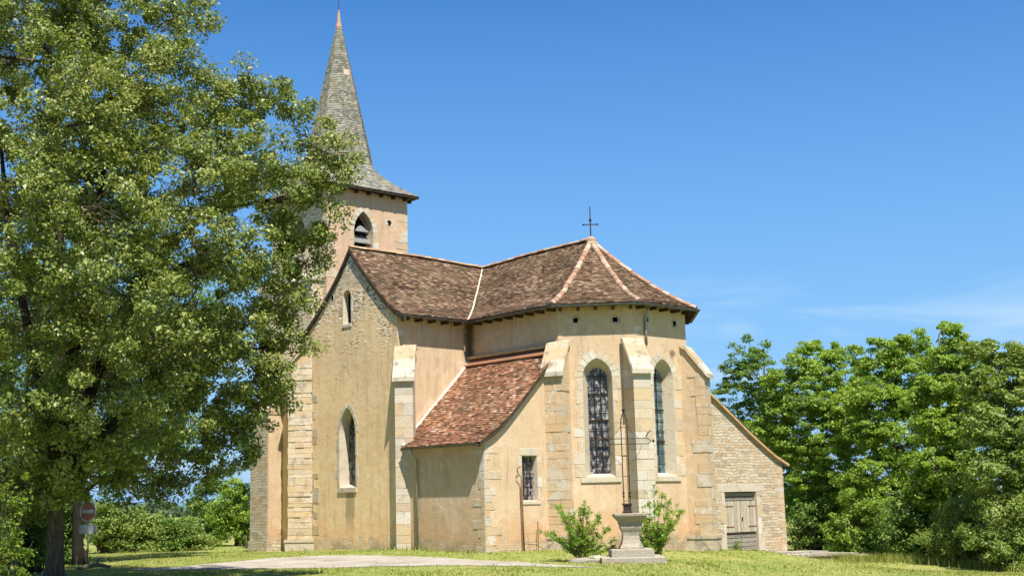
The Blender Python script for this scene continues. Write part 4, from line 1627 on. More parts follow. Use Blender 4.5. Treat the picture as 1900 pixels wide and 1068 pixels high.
def leaf_quads(c, out, size, aspect=.55, up=.5, rndn=.6, droop=0.0):
    n = len(c)
    nr = out * .55 + np.array([0, 0, up]) + NR.normal(size=(n, 3)) * rndn
    nr /= np.linalg.norm(nr, axis=1, keepdims=True)
    t = np.cross(nr, NR.normal(size=(n, 3)))
    t /= np.linalg.norm(t, axis=1, keepdims=True) + 1e-9
    t[:, 2] -= droop
    b_ = np.cross(nr, t)
    s = size * np.clip(np.exp(NR.normal(0, .28, size=(n, 1))), .5, 1.9)
    w = s * aspect * .5
    fold = nr * (s * .10)
    v = np.stack([c - t * s * .5, c + b_ * w + fold, c + t * s * .5, c - b_ * w + fold], 1).reshape(-1, 3)
    f = np.arange(4 * n).reshape(n, 4)
    return v, f


def clumps_in(lobes, n_leaves, rc, per, shell=.5, flat=.65):
    """clump centres spread through the outer part of every lobe; returns leaf centres, outward directions, clump list"""
    area = np.array([l[1] ** 2 for l in lobes])
    share = area / area.sum()
    C_, O_, K_ = [], [], []
    for li, (l, s) in enumerate(zip(lobes, share)):
        c, r_ = np.array(l[0]), l[1]
        k = max(2, int(round(n_leaves * s / per)))
        d = NR.normal(size=(k, 3))
        d /= np.linalg.norm(d, axis=1, keepdims=True)
        rad = r_ * NR.uniform(shell ** 3, 1.0, size=(k, 1)) ** (1 / 3)
        cc = c + d * rad * np.array([1, 1, .85])
        for j in range(k):
            K_.append((li, cc[j]))
            n = max(8, int(per * NR.uniform(.5, 1.5)))
            rr = rc * NR.uniform(.6, 1.35)
            o = NR.normal(size=(n, 3))
            o *= rr * NR.uniform(.1, 1, size=(n, 1)) ** .45 / (np.linalg.norm(o, axis=1, keepdims=True) + 1e-9)
            o *= np.array([1, 1, flat])
            C_.append(cc[j] + o)
            oo = o / (np.linalg.norm(o, axis=1, keepdims=True) + 1e-6)
            O_.append(oo * .6 + d[j] * .7)
    return np.concatenate(C_), np.concatenate(O_), K_


def bez(p, q, sagv, n=7):
    p, q, m_ = np.array(p), np.array(q), (np.array(p) + np.array(q)) / 2 + np.array(sagv)
    return [(1 - t) ** 2 * p + 2 * t * (1 - t) * m_ + t * t * q for t in np.linspace(0, 1, n)]


def make_tree(name, label, group, base, top, r0, lobes, n_leaves, leaf, size, bark, rc=.5, per=90, cat='tree', kind_parts=True,
              shell=.5, lean=(0, 0), twigs=True, droop=0.0, aspect=.55, flat=.6):
    root = empty(name, tuple(base), label, cat, group)
    base, top = np.array(base, float), np.array(top, float)
    mid_ = (base + top) / 2 + np.array([lean[0], lean[1], 0])
    tp = [(1 - t) ** 2 * (base - [0, 0, .3]) + 2 * t * (1 - t) * mid_ + t * t * top for t in np.linspace(0, 1, 12)]
    b = MB()
    rr = [r0 * (1.35 if i == 0 else 1.0) * (1 - .72 * (i / 11)) for i in range(12)]
    b.tube(tp, rr, 12)
    for k in range(5):
        a = 2 * PI * k / 5 + rnd.random()
        b.tube([base + [math.cos(a) * r0 * .7, math.sin(a) * r0 * .7, .5], base + [math.cos(a) * r0 * 1.2, math.sin(a) * r0 * 1.2, .15],
                base + [math.cos(a) * r0 * 2.1, math.sin(a) * r0 * 2.1, -.12]], [r0 * .32, r0 * .3, r0 * .12], 7)
    b.build('trunk', bark, root, True)
    c, o, ks = clumps_in(lobes, n_leaves, rc, per, shell, flat)
    v, f = leaf_quads(c, o, size, aspect, droop=droop)
    np_mesh('crown', v, f, leaf, root)
    by = {}
    for li, cc in ks:
        by.setdefault(li, []).append(cc)
    whole = MB()
    nodes = [(p, r_) for p, r_ in zip(tp[3:], rr[3:])]
    order = sorted(range(len(lobes)), key=lambda q: math.hypot(lobes[q][0][0] - top[0], lobes[q][0][1] - top[1]) + .25 * abs(lobes[q][0][2] - (base[2] + top[2]) / 2))
    for li in order:
        l = lobes[li]
        lc = np.array(l[0])
        # grow from the nearest limb that lies lower and further in
        dist = [np.linalg.norm(lc - p) + (1.5 * max(0.0, p[2] - lc[2] + .2)) for p, _ in nodes]
        i = int(np.argmin(dist))
        st, rs = nodes[i]
        ln = np.linalg.norm(lc - st)
        path = bez(st, lc, [rnd.gauss(0, .09) * ln, rnd.gauss(0, .09) * ln, .05 * ln + rnd.gauss(0, .06) * ln], 8)
        ra = max(min(rs * .8, .03 + .020 * ln + .02 * l[1]), .018)
        nodes += [(path[k], ra * (1 - .75 * k / 7)) for k in range(2, 8)]
        bb = MB() if kind_parts else whole
        bb.tube(path, [ra * (1 - .75 * k / 7) for k in range(8)], 7)
        if twigs:
            for cc in by.get(li, []):
                if rnd.random() > .42:
                    continue
                s0 = path[rnd.randint(2, 6)]
                q = bez(s0, cc, [rnd.gauss(0, .12), rnd.gauss(0, .12), rnd.gauss(0, .1)], 4)
                bb.tube(q, [ra * .20 + .008, ra * .15 + .006, ra * .10 + .005, .004], 4, False)
        if kind_parts:
            bb.build('branch', bark, root, True)
    if not kind_parts:
        whole.build('branches' if False else 'limb', bark, root, True)
    return root


def L(u, v, rp, dep):
    """lobe centred on the line through a photo pixel at that distance; radius given in photo pixels"""
    return (at(u, v, dep), rp / FPX * dep)


def gz_(p):
    return float(H(p[0], p[1]))


# ---- the big oak on the left
OD = 30.5
oak_px = [
    (60, 40, 150, -.5), (190, 20, 120, .5), (300, 60, 85, 0), (335, 30, 55, 1), (300, 160, 105, -1), (352, 110, 55, 0),
    (110, 190, 160, -3), (230, 230, 130, -2.5), (395, 195, 80, 0), (465, 180, 72, .8), (440, 150, 45, .5), (520, 195, 62, 1.2), (560, 235, 55, 1.5),
    (600, 290, 58, 1), (640, 310, 32, .6), (585, 345, 55, .5), (615, 385, 22, .5),
    (50, 390, 160, -4.2), (200, 380, 140, -4.5), (340, 330, 120, -2.5), (450, 300, 100, -1), (520, 350, 90, .4), (545, 420, 62, 1), (588, 440, 26, .8),
    (80, 550, 150, -4.5), (230, 540, 135, -4.6), (365, 470, 105, -3), (450, 470, 90, -1.5), (525, 510, 55, 0), (550, 580, 40, .2), (565, 555, 26, .5),
    (50, 720, 140, -4), (190, 700, 125, -4.2), (310, 640, 115, -3.2), (420, 610, 90, -2), (485, 650, 70, -.5), (520, 690, 45, -.2), (525, 620, 35, 0), (560, 640, 22, 0), (230, 935, 26, 0), (330, 915, 20, .3), (575, 445, 42, .6), (592, 475, 24, .6), (570, 510, 36, .5), (625, 335, 40, .6), (655, 300, 26, .6), (610, 420, 24, .6), (560, 470, 45, .8), (-20, 860, 80, 0), (30, 900, 50, 1), (-30, 960, 60, .5), (40, 965, 34, 1.5), (60, 600, 130, 3.8), (150, 770, 120, 3.5), (250, 850, 75, 2.5), (20, 850, 110, 3.2), (320, 640, 110, 3), (90, 350, 150, 4), (515, 570, 50, -.3), (485, 595, 50, -.5), (548, 620, 34, 0), (470, 740, 44, -.4), (495, 700, 40, -.2), (390, 40, 22, 0), (372, 15, 30, .2), (25, 935, 40, .5), (70, 935, 26, 1.2), (-60, 1020, 50, 1), (455, 870, 16, .3), (400, 880, 18, .3),
    (110, 820, 100, -2.5), (230, 800, 95, -2.5), (320, 760, 85, -2.2), (400, 745, 75, -1.2), (455, 760, 55, -.4), (452, 820, 42, 0), (415, 845, 42, .2),
    (150, 880, 62, -1), (260, 870, 60, -.8), (320, 850, 45, -.3), (60, 880, 70, -2), (275, 900, 34, 0.5),
    (30, 940, 55, -1), (95, 905, 40, -1.2), (215, 890, 38, -.5), (300, 895, 34, 0), (430, 825, 48, .3), (375, 850, 45, .3), (480, 800, 34, .2), (470, 845, 24, .3), (345, 880, 30, .3), (510, 745, 30, 0), (290, 925, 22, .3),
    # far side and the half beyond the frame
    (120, 150, 200, 5), (300, 300, 170, 4.5), (450, 330, 110, 3.5), (150, 480, 190, 5.5), (350, 560, 140, 4), (180, 740, 140, 4), (380, 720, 90, 2.5),
    (-140, 100, 190, 0), (-180, 380, 210, -1), (-160, 640, 190, 0), (-330, 250, 190, 2), (-360, 520, 190, 1), (60, -150, 190, 1), (240, -110, 130, 1.5), (-150, -120, 170, 2),
    (-120, 820, 110, 0)]
# the left third beyond the frame only has to throw shade
oak_lobes = [L(u, v, r_, OD + dd * .8) for u, v, r_, dd in oak_px]
ob_ = at(100, 1092, OD); ob_[2] = gz_(ob_)
ot = at(105, 120, OD + .5)
oak = make_tree('oak_tree', 'huge spreading oak with dense olive green crown filling the left of the picture', None,
          ob_, ot, .22, oak_lobes, 440000, M['leaf_oak'], .088, M['bark'], rc=.33, per=150, shell=.45, lean=(.25, .1), flat=.72)

for pts, r0_ in (([(112, 900), (170, 720), (235, 560), (300, 470), (390, 395), (500, 372)], .17), ([(112, 910), (200, 800), (300, 715), (420, 668), (500, 640)], .14),
                 ([(245, 545), (320, 500), (400, 482), (470, 505)], .09), ([(105, 850), (60, 640), (20, 450), (0, 250)], .15), ([(118, 800), (150, 560), (190, 330), (210, 120)], .15)):
    q = catmull([at(u, v, OD - 1.9 + .4 * k) for k, (u, v) in enumerate(pts)], 6)
    b = MB()
    b.tube(q, [r0_ * (1 - .75 * k / (len(q) - 1)) for k in range(len(q))], 9)
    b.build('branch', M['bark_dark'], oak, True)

# ---- second tree standing behind the oak
tb_ = at(146, 1050, 43.0); tb_[2] = gz_(tb_)
lob = [L(u, v, r_, 45.5 + dd) for u, v, r_, dd in [(140, 640, 130, 0), (20, 700, 120, 1), (270, 690, 110, 1.5), (150, 800, 100, -1), (30, 830, 90, 0), (250, 810, 80, 1),
                                              (120, 500, 130, 1), (330, 650, 95, 5), (350, 560, 90, 5.5), (320, 770, 70, 2), (-100, 650, 130, 1), (-90, 800, 110, 0), (350, 830, 45, 2), (200, 880, 55, 0), (60, 900, 60, 0)]]
make_tree('shade_tree', 'dark shaded tree with slim black trunk standing just behind the road sign', None,
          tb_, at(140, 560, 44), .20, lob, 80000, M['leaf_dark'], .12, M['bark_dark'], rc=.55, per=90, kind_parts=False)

def tufts(lobes, k, f=.30):
    """small sprays sticking out of the rounded masses"""
    out = []
    for c, r_ in lobes:
        for _ in range(k):
            d = np.array([rnd.gauss(0, 1), rnd.gauss(0, 1), abs(rnd.gauss(0, 1)) * .9])
            d /= np.linalg.norm(d)
            out.append((np.array(c) + d * r_ * rnd.uniform(.95, 1.2), r_ * f * rnd.uniform(.6, 1.2)))
    return out


# ---- trees right of the church
GT = 'trees right of the church'


def side_tree(label, bx, by_, dep, topv, lobes, n, leaf, bark='bark', size=.12, r0=.13, **k):
    p = at(bx, by_, dep); p[2] = gz_(p)
    make_tree('leafy_tree', label, GT, p, at(bx + 8, topv, dep), r0, (lambda q: q + tufts(q, 2, .26))([L(u, v, r_ * .93, dep + dd) for u, v, r_, dd in lobes]), n, M[leaf], size, M[bark],
              rc=k.pop('rc', .36), per=k.pop('per', 75), kind_parts=False, flat=.5, **k)


side_tree('dark blue green tree rising just behind the rubble sacristy roof', 1410, 1010, 68, 680,
          [(1385, 662, 32, 0), (1362, 690, 30, .5), (1415, 655, 20, 0), (1345, 725, 24, 0), (1405, 700, 45, -.5), (1440, 740, 48, -.5), (1390, 770, 50, 0), (1450, 800, 52, -.5), (1490, 850, 55, -1), (1440, 880, 50, 0), (1500, 930, 55, 0)],
          38000, 'leaf_dark', rc=.30)
side_tree('bright feathery tree with twin pointed tops, nearest the sacristy door', 1520, 1030, 58.5, 680,
          [(1500, 645, 22, 0), (1548, 655, 22, .3), (1480, 680, 34, 0), (1525, 690, 42, -.3), (1445, 715, 32, 0), (1568, 705, 34, 0), (1500, 740, 52, -.8), (1565, 760, 52, -1), (1440, 770, 36, 0), (1530, 815, 62, -1.2), (1470, 830, 45, -.4), (1590, 820, 50, -1), (1420, 800, 40, .4), (1540, 670, 26, 0), (1590, 665, 24, .5), (1615, 720, 34, .3), (1505, 880, 52, -1), (1560, 900, 60, -1), (1480, 930, 40, 0)],
          75000, 'leaf_bright', rc=.30)
side_tree('full rounded green tree in the middle of the thicket with dark hollows under its top', 1655, 1035, 55, 690,
          [(1640, 650, 28, 0), (1672, 640, 22, 0), (1705, 640, 24, .5), (1620, 690, 34, 0), (1680, 685, 42, -.2), (1728, 670, 28, 0), (1640, 745, 52, -.6), (1705, 750, 50, -.5), (1610, 800, 44, -.5), (1670, 820, 60, -1), (1620, 880, 55, -1), (1700, 890, 55, -.6), (1735, 720, 40, 0), (1590, 740, 36, .3), (1660, 665, 30, .2), (1740, 800, 44, 0), (1580, 900, 44, 0)],
          64000, 'leaf_bright', rc=.30)
side_tree('tallest tree of the thicket with a narrow spire top and pale grey trunk', 1735, 1040, 49.5, 620,
          [(1764, 608, 15, 0), (1766, 640, 22, 0), (1752, 672, 26, 0), (1788, 690, 32, 0), (1745, 720, 36, -.3), (1790, 745, 42, -.5), (1735, 785, 42, -.5), (1780, 810, 50, -.8), (1735, 860, 50, -1), (1790, 890, 52, -1), (1812, 700, 34, .4), (1815, 780, 44, 0), (1720, 910, 46, -.6), (1700, 740, 30, .3)],
          50000, 'leaf_bright', 'bark_pale', rc=.30)
side_tree('greyish olive tree with thin twiggy top at the right edge', 1862, 1050, 45, 660,
          [(1808, 650, 24, 0), (1838, 655, 26, .3), (1872, 668, 30, 0), (1905, 660, 34, 0), (1822, 710, 44, -.2), (1880, 725, 52, -.4), (1930, 730, 55, 0), (1830, 790, 52, -.6), (1890, 810, 62, -.8), (1850, 880, 60, -1), (1920, 880, 70, -.8), (1970, 800, 80, 0), (1990, 680, 70, .5)],
          70000, 'leaf_olive', 'bark_pale', rc=.30)

GB = 'bushes at the foot of the thicket'


def bush(label, u, v, dep, lobes, n, leaf, size=.10, group=GB, rc=.30, per=50, name='leafy_bush', shell=.3):
    p = at(u, v, dep); p[2] = gz_(p)
    root = empty(name, tuple(p), label, 'bush', group)
    lb = [L(a, b_, r_, dep + dd) for a, b_, r_, dd in lobes]
    lb += tufts(lb, 3)
    c, o, ks = clumps_in(lb, n, rc, per, shell)
    g = H(c[:, 0], c[:, 1])
    k = c[:, 2] > g + .03
    v_, f_ = leaf_quads(c[k], o[k], size)
    np_mesh('foliage', v_, f_, M[leaf], root)
    b = MB()
    for li, cc in ks:
        if rnd.random() < .6:
            b.tube(bez(p + np.array([rnd.gauss(0, .15), rnd.gauss(0, .15), -.05]), cc, [rnd.gauss(0, .1), rnd.gauss(0, .1), -.1], 5), [.025, .02, .015, .01, .004], 4, False)
    b.build('stem', M['bark'], root)
    return root


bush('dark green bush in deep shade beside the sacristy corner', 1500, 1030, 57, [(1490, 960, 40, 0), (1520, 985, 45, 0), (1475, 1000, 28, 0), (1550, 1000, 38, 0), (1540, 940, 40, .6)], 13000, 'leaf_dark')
bush('fresh green bush with drooping sunlit sprays below the twin topped tree', 1600, 1035, 53.5, [(1600, 935, 45, 0), (1580, 975, 42, -.3), (1630, 970, 45, -.3), (1600, 1010, 42, -.4), (1555, 1005, 30, 0), (1640, 1015, 34, 0)], 17000, 'leaf_bright', .11)
bush('mid green bush below the pale trunked tree', 1700, 1040, 49.5, [(1690, 945, 48, 0), (1665, 990, 42, -.3), (1725, 985, 45, -.3), (1700, 1020, 40, -.4), (1740, 930, 45, 0)], 17000, 'leaf_dark', .11)
bush('olive bush before the thicket, between mid green and grey bushes', 1785, 1045, 46, [(1780, 950, 48, 0), (1755, 1000, 40, -.3), (1815, 990, 46, -.3), (1790, 1025, 36, -.4)], 16000, 'leaf_olive', .10)
bush('grey green bush at the right edge of the lawn', 1875, 1052, 43.5, [(1860, 960, 52, 0), (1840, 1005, 40, -.3), (1900, 1000, 50, -.3), (1870, 1035, 36, -.4), (1940, 960, 60, 0)], 18000, 'leaf_olive', .10)

# ---- background left of the church
GL = 'distant trees and hedge behind the oak'


def far_tree(label, bx, by_, dep, topv, lobes, n, leaf, size=.13, r0=.10):
    p = at(bx, by_, dep); p[2] = gz_(p)
    make_tree('field_tree', label, GL, p, at(bx, topv, dep), r0, [L(u, v, r_, dep + dd) for u, v, r_, dd in lobes], n, M[leaf], size, M['bark'], rc=.36, per=50, kind_parts=False)


far_tree('bright green tree close against the left side of the church', 440, 1020, 70, 920, [(432, 905, 20, 0), (455, 915, 22, 0), (420, 935, 26, 0), (450, 955, 30, 0), (465, 985, 30, 0), (425, 980, 26, 0), (405, 960, 20, 0)], 15000, 'leaf_bright')
far_tree('slender airy tree left of the bright tree, under the gap of sky', 385, 1020, 72, 925, [(380, 910, 16, 0), (398, 900, 15, 0), (368, 935, 20, 0), (392, 945, 22, 0), (375, 970, 24, 0), (400, 990, 22, 0)], 9000, 'leaf_dark')
GH = 'hedge bushes behind the oak'
for i, (u, lab, lf, tp_) in enumerate([(325, 'green hedge bush under the lowest patch of sky', 'leaf_dark', 955), (285, 'greyish hedge bush in the middle of the far hedge', 'leaf_olive', 950), (240, 'pale olive hedge bush right of the road sign', 'leaf_olive', 940), (195, 'sunlit hedge bush closest beside the road sign', 'leaf_olive', 930), (360, 'low hedge bush at the foot of the slender tree', 'leaf_olive', 975)]):
    bush(lab, u, 1020, 63, [(u, tp_ + 25, 24, 0), (u - 16, tp_ + 45, 24, .3), (u + 16, tp_ + 42, 24, -.2), (u, tp_ + 62, 24, -.3), (u - 20, tp_ + 68, 18, 0), (u + 20, tp_ + 68, 18, 0)], 9000, lf, .12, GH, .34, 45, 'hedge_bush')
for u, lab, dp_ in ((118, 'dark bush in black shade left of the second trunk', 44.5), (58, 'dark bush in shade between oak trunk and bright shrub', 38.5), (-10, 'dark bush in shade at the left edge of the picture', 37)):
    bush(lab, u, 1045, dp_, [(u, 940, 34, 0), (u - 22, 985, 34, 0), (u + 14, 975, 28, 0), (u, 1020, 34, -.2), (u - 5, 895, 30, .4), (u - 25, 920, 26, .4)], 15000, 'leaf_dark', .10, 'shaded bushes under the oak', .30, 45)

# ---- shrubs with arching stems


def shrub(name, label, base, tips, n_side, leaf, size, group=None, per=30, thick=.014):
    root = empty(name, tuple(base), label, 'shrub', group)
    st, cs, os_ = MB(), [], []
    for tip in tips:
        tip = np.array(tip)
        hgt = np.linalg.norm(tip - base)
        path = bez(base + np.array([rnd.gauss(0, .06), rnd.gauss(0, .06), -.05]), tip, [0, 0, .12 * hgt], 8)
        st.tube(path, [thick * (1 - .8 * k / 7) for k in range(8)], 5, False)
        for k in range(n_side):
            t = rnd.uniform(.25, 1.0)
            i = min(int(t * 7), 6)
            p = path[i] + (path[i + 1] - path[i]) * (t * 7 - i)
            d = np.array([rnd.gauss(0, 1), rnd.gauss(0, 1), rnd.gauss(.35, .6)])
            d = d / np.linalg.norm(d) * rnd.uniform(.08, .26) * (1.15 - t * .6)
            st.tube([p, p + d], [.004, .002], 3, False)
            n = int(per * rnd.uniform(.6, 1.3))
            tt = NR.uniform(.1, 1.15, size=(n, 1))
            cs.append(p + d * tt + NR.normal(size=(n, 3)) * .035)
            os_.append(np.tile(d / np.linalg.norm(d), (n, 1)))
    c, o = np.concatenate(cs), np.concatenate(os_)
    v_, f_ = leaf_quads(c, o, size, .5, .5, .7)
    np_mesh('foliage', v_, f_, M[leaf], root)
    st.build('stem', M['bark'], root)
    return root


def tips_px(lst, dep, sp=.3):
    return [at(u, v, dep + rnd.uniform(-sp, sp)) for u, v in lst]


sb = at(1075, 1034, 38.2); sb[2] = gz_(sb)
shrub('lilac_shrub', 'loose sprawling green shrub left of the stone wayside cross', sb,
      tips_px([(1038, 938), (1026, 930), (1046, 960), (1062, 955), (1078, 945), (1092, 940), (1105, 962), (1118, 950), (1132, 980), (1146, 1000), (1090, 975), (1060, 985), (1075, 970), (1112, 990), (1140, 1015), (1040, 1000), (1020, 985), (1005, 985), (1100, 1010), (1068, 1000), (1085, 930), (1050, 945)], 38.2, .5),
      17, 'leaf_bright', .058, 'shrubs at the wayside cross')
sb = at(1212, 1030, 38.6); sb[2] = gz_(sb)
shrub('lilac_shrub', 'tall upright twiggy shrub right of the stone wayside cross', sb,
      tips_px([(1200, 912), (1215, 905), (1230, 915), (1245, 925), (1258, 935), (1266, 945), (1190, 930), (1222, 935), (1240, 950), (1205, 950), (1250, 962), (1195, 965), (1228, 970), (1186, 990), (1240, 985), (1210, 985), (1200, 1005), (1225, 1000), (1180, 950), (1262, 960)], 38.6, .5),
      17, 'leaf_bright', .055, 'shrubs at the wayside cross')
sb = at(-25, 1110, 17.0); sb[2] = gz_(sb)
shrub('lime_shrub', 'sunlit yellow green shrub in the lower left corner', sb,
      tips_px([(20, 880), (45, 882), (58, 900), (10, 900), (30, 920), (48, 935), (0, 930), (52, 965), (36, 985), (62, 1002), (15, 960), (45, 1020), (20, 1010), (50, 1050), (28, 1055), (5, 1040), (60, 1066), (-20, 890), (-40, 930), (-30, 980), (-50, 1010), (-10, 1000), (40, 1075)], 17.0, .5),
      9, 'leaf_lime', .055, None, 15, .010)
# weed at the sacristy door
sb = np.array([9.1, 4.9, -.4])
shrub('weed', 'small dark green weed at the left foot of the sacristy door', sb, [sb + np.array([rnd.uniform(-.1, .25), rnd.uniform(-.25, .25), rnd.uniform(.25, .5)]) for _ in range(7)], 5, 'leaf_dark', .06, None, 12, .006)

# ------------------------------------------------------------------ wayside cross
cb = at(1172, 1046, 37.3); cb[2] = gz_(cb)
cx_ = empty('wayside_cross', tuple(cb), 'openwork wrought iron cross on a grey stone baluster pedestal with two steps', 'cross')
rot = R(-47.0 + 5)
zb = cb[2]
ctr = (cb[0], cb[1])


def stone(name, prof, mat, n=4):
    b = MB()
    b.lathe_sq(ctr, [(w, zb + z) for w, z in prof], rot, n)
    return b.build(name, mat, cx_)


stone('step', [(.93, -.3), (.93, .155), (.91, .175)], M['pedestal'])
stone('step', [(.62, .176), (.62, .375), (.605, .39)], M['pedestal'])
b = MB()
pr = [(.335, .391), (.335, .44), (.32, .455), (.275, .54), (.245, .66), (.232, .78), (.245, .87), (.285, .95), (.305, 1.01), (.305, 1.06), (.29, 1.075)]
b.lathe_sq(ctr, [(w, zb + z) for w, z in pr], rot, 4)
ped = b.build('pedestal', M['pedestal'], cx_)
stone('cornice', [(.30, 1.076), (.33, 1.10), (.335, 1.18), (.36, 1.20), (.43, 1.28), (.475, 1.345), (.48, 1.40), (.45, 1.42)], M['lichen_cap'])
la = np.array([RT[0], RT[1]]); la /= np.linalg.norm(la)
la = np.array([la[0] * math.cos(R(5)) - la[1] * math.sin(R(5)), la[0] * math.sin(R(5)) + la[1] * math.cos(R(5))])
Q = lambda a, z, d=0.0: (ctr[0] + la[0] * (a - .06) + la[1] * d, ctr[1] + la[1] * (a - .06) - la[0] * d, zb + z)
b = MB()
b.lathe_sq((Q(0, 0)[0], Q(0, 0)[1]), [(.135, zb + 1.42), (.135, zb + 1.47), (.11, zb + 1.49), (.11, zb + 1.64), (.135, zb + 1.66), (.135, zb + 1.71)], rot, 4)
b.build('socket', M['iron'], cx_)
for s in (-1, 1):
    b = MB()
    b.tube([Q(s * .095, 1.7), Q(s * .095, 4.05), Q(s * .085, 4.2), Q(s * .03, 4.36), Q(0, 4.40)], .015, 6)
    b.build('upright', M['iron'], cx_)
    for zz in (1.92, 2.02):
        b = MB()
        q = Q(s * .095, zz)
        b.lathe_sq((q[0], q[1]), [(.015, q[2] - .05), (.036, q[2]), (.015, q[2] + .05)], 0, 8)
        b.build('knob', M['iron'], cx_)
    for zz in (3.46, 3.62):
        b = MB()
        b.tube([Q(s * .09, zz), Q(s * .72, zz), Q(s * .80, zz + (.08 if zz < 3.5 else -.08)), Q(s * .86, 3.54)], .013, 6)
        b.build('arm_bar', M['iron'], cx_)
    b = MB()
    q = Q(s * .88, 3.54)
    b.lathe_sq((q[0], q[1]), [(.008, q[2] - .05), (.04, q[2]), (.008, q[2] + .05)], 0, 6)
    b.build('arm_finial', M['iron'], cx_)
    b = MB()
    b.tube([Q(s * .52, 3.46), Q(s * .44, 3.22), Q(s * .30, 3.0), Q(s * .10, 2.84)], .006, 4)
    b.tube([Q(s * .10, 4.0), Q(s * .20, 3.84), Q(s * .34, 3.70), Q(s * .44, 3.63)], .006, 4)
    b.build('scroll', M['iron'], cx_)
b = MB()
for k in range(2):
    b.tube([Q(.64 + .02 * k, 3.66), Q(.72 + .02 * k, 3.78 + .02 * k), Q(.82 + .02 * k, 3.88 - .02 * k)], [.008, .014, .003], 5)
b.build('leaf_ornament', M['iron'], cx_)
for zz in (1.78, 2.5, 3.1, 3.46, 3.62, 3.95):
    b = MB(); b.tube([Q(-.09, zz), Q(.09, zz)], .010, 5); b.build('rung', M['iron'], cx_)
b = MB()
q = Q(0, 4.47)
b.lathe_sq((q[0], q[1]), [(.01, q[2] - .08), (.045, q[2] - .02), (.05, q[2] + .02), (.012, q[2] + .06), (.006, q[2] + .11)], 0, 8)
b.build('finial', M['iron'], cx_)
# rough field stone lying beside the steps


def boulder(name, label, c, s, mat, cat='stone', group=None):
    n1, n2 = 14, 8
    vs, fs = [(c[0], c[1], c[2] - s[2])], []
    for i in range(1, n2):
        ph = PI * i / n2
        for k in range(n1):
            a = 2 * PI * k / n1
            j = 1 + rnd.gauss(0, .05)
            e = lambda t: math.copysign(abs(t) ** .6, t)
            vs.append((c[0] + s[0] * e(math.cos(a)) * e(math.sin(ph)) * j, c[1] + s[1] * e(math.sin(a)) * e(math.sin(ph)) * j, c[2] - s[2] * e(math.cos(ph)) * j))
    vs.append((c[0], c[1], c[2] + s[2]))
    for k in range(n1):
        fs.append((0, 1 + (k + 1) % n1, 1 + k))
        fs.append((len(vs) - 1, 1 + (n2 - 2) * n1 + k, 1 + (n2 - 2) * n1 + (k + 1) % n1))
    for i in range(n2 - 2):
        for k in range(n1):
            a, d = 1 + i * n1 + k, 1 + i * n1 + (k + 1) % n1
            fs.append((a, d, d + n1, a + n1))
    b = MB(); b.add(vs, fs)
    return tag(b.build(name, mat), label, cat, group)


p = at(1106, 1040, 37.4); boulder('field_stone', 'rough grey stone lying left of the cross steps', (p[0], p[1], gz_(p) + .08), (.22, .16, .13), M['ashlar_dirty'])
p = at(92, 1064, 35.0); boulder('field_stone', 'pale stone block in the grass below the oak trunk', (p[0], p[1], gz_(p) + .1), (.24, .18, .14), M['pedestal'])
# bank of bare earth left of the steps
p = at(1090, 1036, 37.8)
boulder('earth_mound', 'low mound of bare tan earth under the left shrub', (p[0], p[1], gz_(p) + .01), (.55, .45, .13), M['path'], 'mound')

# ------------------------------------------------------------------ stone terrace before the sacristy door
b = MB()
b.hexa([(8.86, 4.6, -1.4), (11.3, 4.6, -1.4), (11.3, 9.9, -1.4), (8.86, 9.9, -1.4)], [(8.86, 4.6, -.42), (11.25, 4.6, -.50), (11.25, 9.8, -.58), (8.86, 9.8, -.50)])
te = empty('stone_terrace', (9.5, 7.5, -.8), 'low pale stone terrace with broken rubble end in front of the wooden door', 'terrace')
b.build('terrace_wall', M['rubble'], te)
b = MB()
y = 4.55
while y < 9.7:
    w_ = rnd.uniform(.5, .95)
    ya, yb, zt_ = y + .01, min(y + w_, 9.85) - .01, -.37 - (y - 5) * .017 + rnd.uniform(-.012, .012)
    xm = rnd.uniform(9.8, 10.4)
    for xa, xb in ((8.87, xm - .01), (xm + .01, 11.32 + rnd.uniform(-.06, .05))):
        dz_ = -.033 * (xa - 8.87) + rnd.uniform(-.01, .01)
        b.box(xa, xb, ya, yb, zt_ + dz_ - .09, zt_ + dz_)
    y += w_
b.build('slab_top', M['pedestal'], te)
for i, (yy, xx, s) in enumerate(((10.15, 10.9, .24), (10.45, 11.2, .2), (10.05, 11.3, .19), (10.75, 11.0, .16))):
    boulder('fallen_stone', ['grey tumbled stone nearest the terrace end', 'grey tumbled stone right of the terrace', 'small tumbled stone at the terrace front corner', 'small outermost tumbled stone beside the terrace'][i],
            (xx, yy, gz_((xx, yy)) + .1), (s, s * .9, s * .8), M['ashlar_dirty'], 'stone', 'tumbled stones by the terrace')

# ------------------------------------------------------------------ iron poles by the chapel window
pz = gz_((8.12, -5.46))
pole = empty('hooked_pole', (8.12, -5.46, pz), 'tall rusty iron pole with a crook top left of the small barred window', 'pole')
b = MB(); b.tube([(8.12, -5.46, pz - .2), (8.10, -5.49, 2.55)], .03, 8); b.build('shaft', M['rust'], pole, True)
b = MB()
b.tube([(8.10, -5.49, 2.5), (8.10, -5.50, 2.66), (8.10, -5.58, 2.72), (8.10, -5.66, 2.80), (8.10, -5.67, 2.92), (8.10, -5.62, 2.99), (8.10, -5.56, 2.96)], .016, 6)
b.build('crook', M['iron'], pole, True)
fp = empty('wire_fence', (8.15, -4.8, pz), 'short rusty post with two strands of wire below the barred window', 'fence')
b = MB(); b.tube([(8.13, -4.80, pz - .2), (8.12, -4.78, 1.12)], .016, 6); b.build('post', M['rust'], fp)
for zz in (.42, .72):
    b = MB(); b.tube([(8.13, -5.45, zz), (8.15, -4.80, zz - .03), (8.4, -4.0, zz)], .006, 4); b.build('wire', M['rust'], fp)

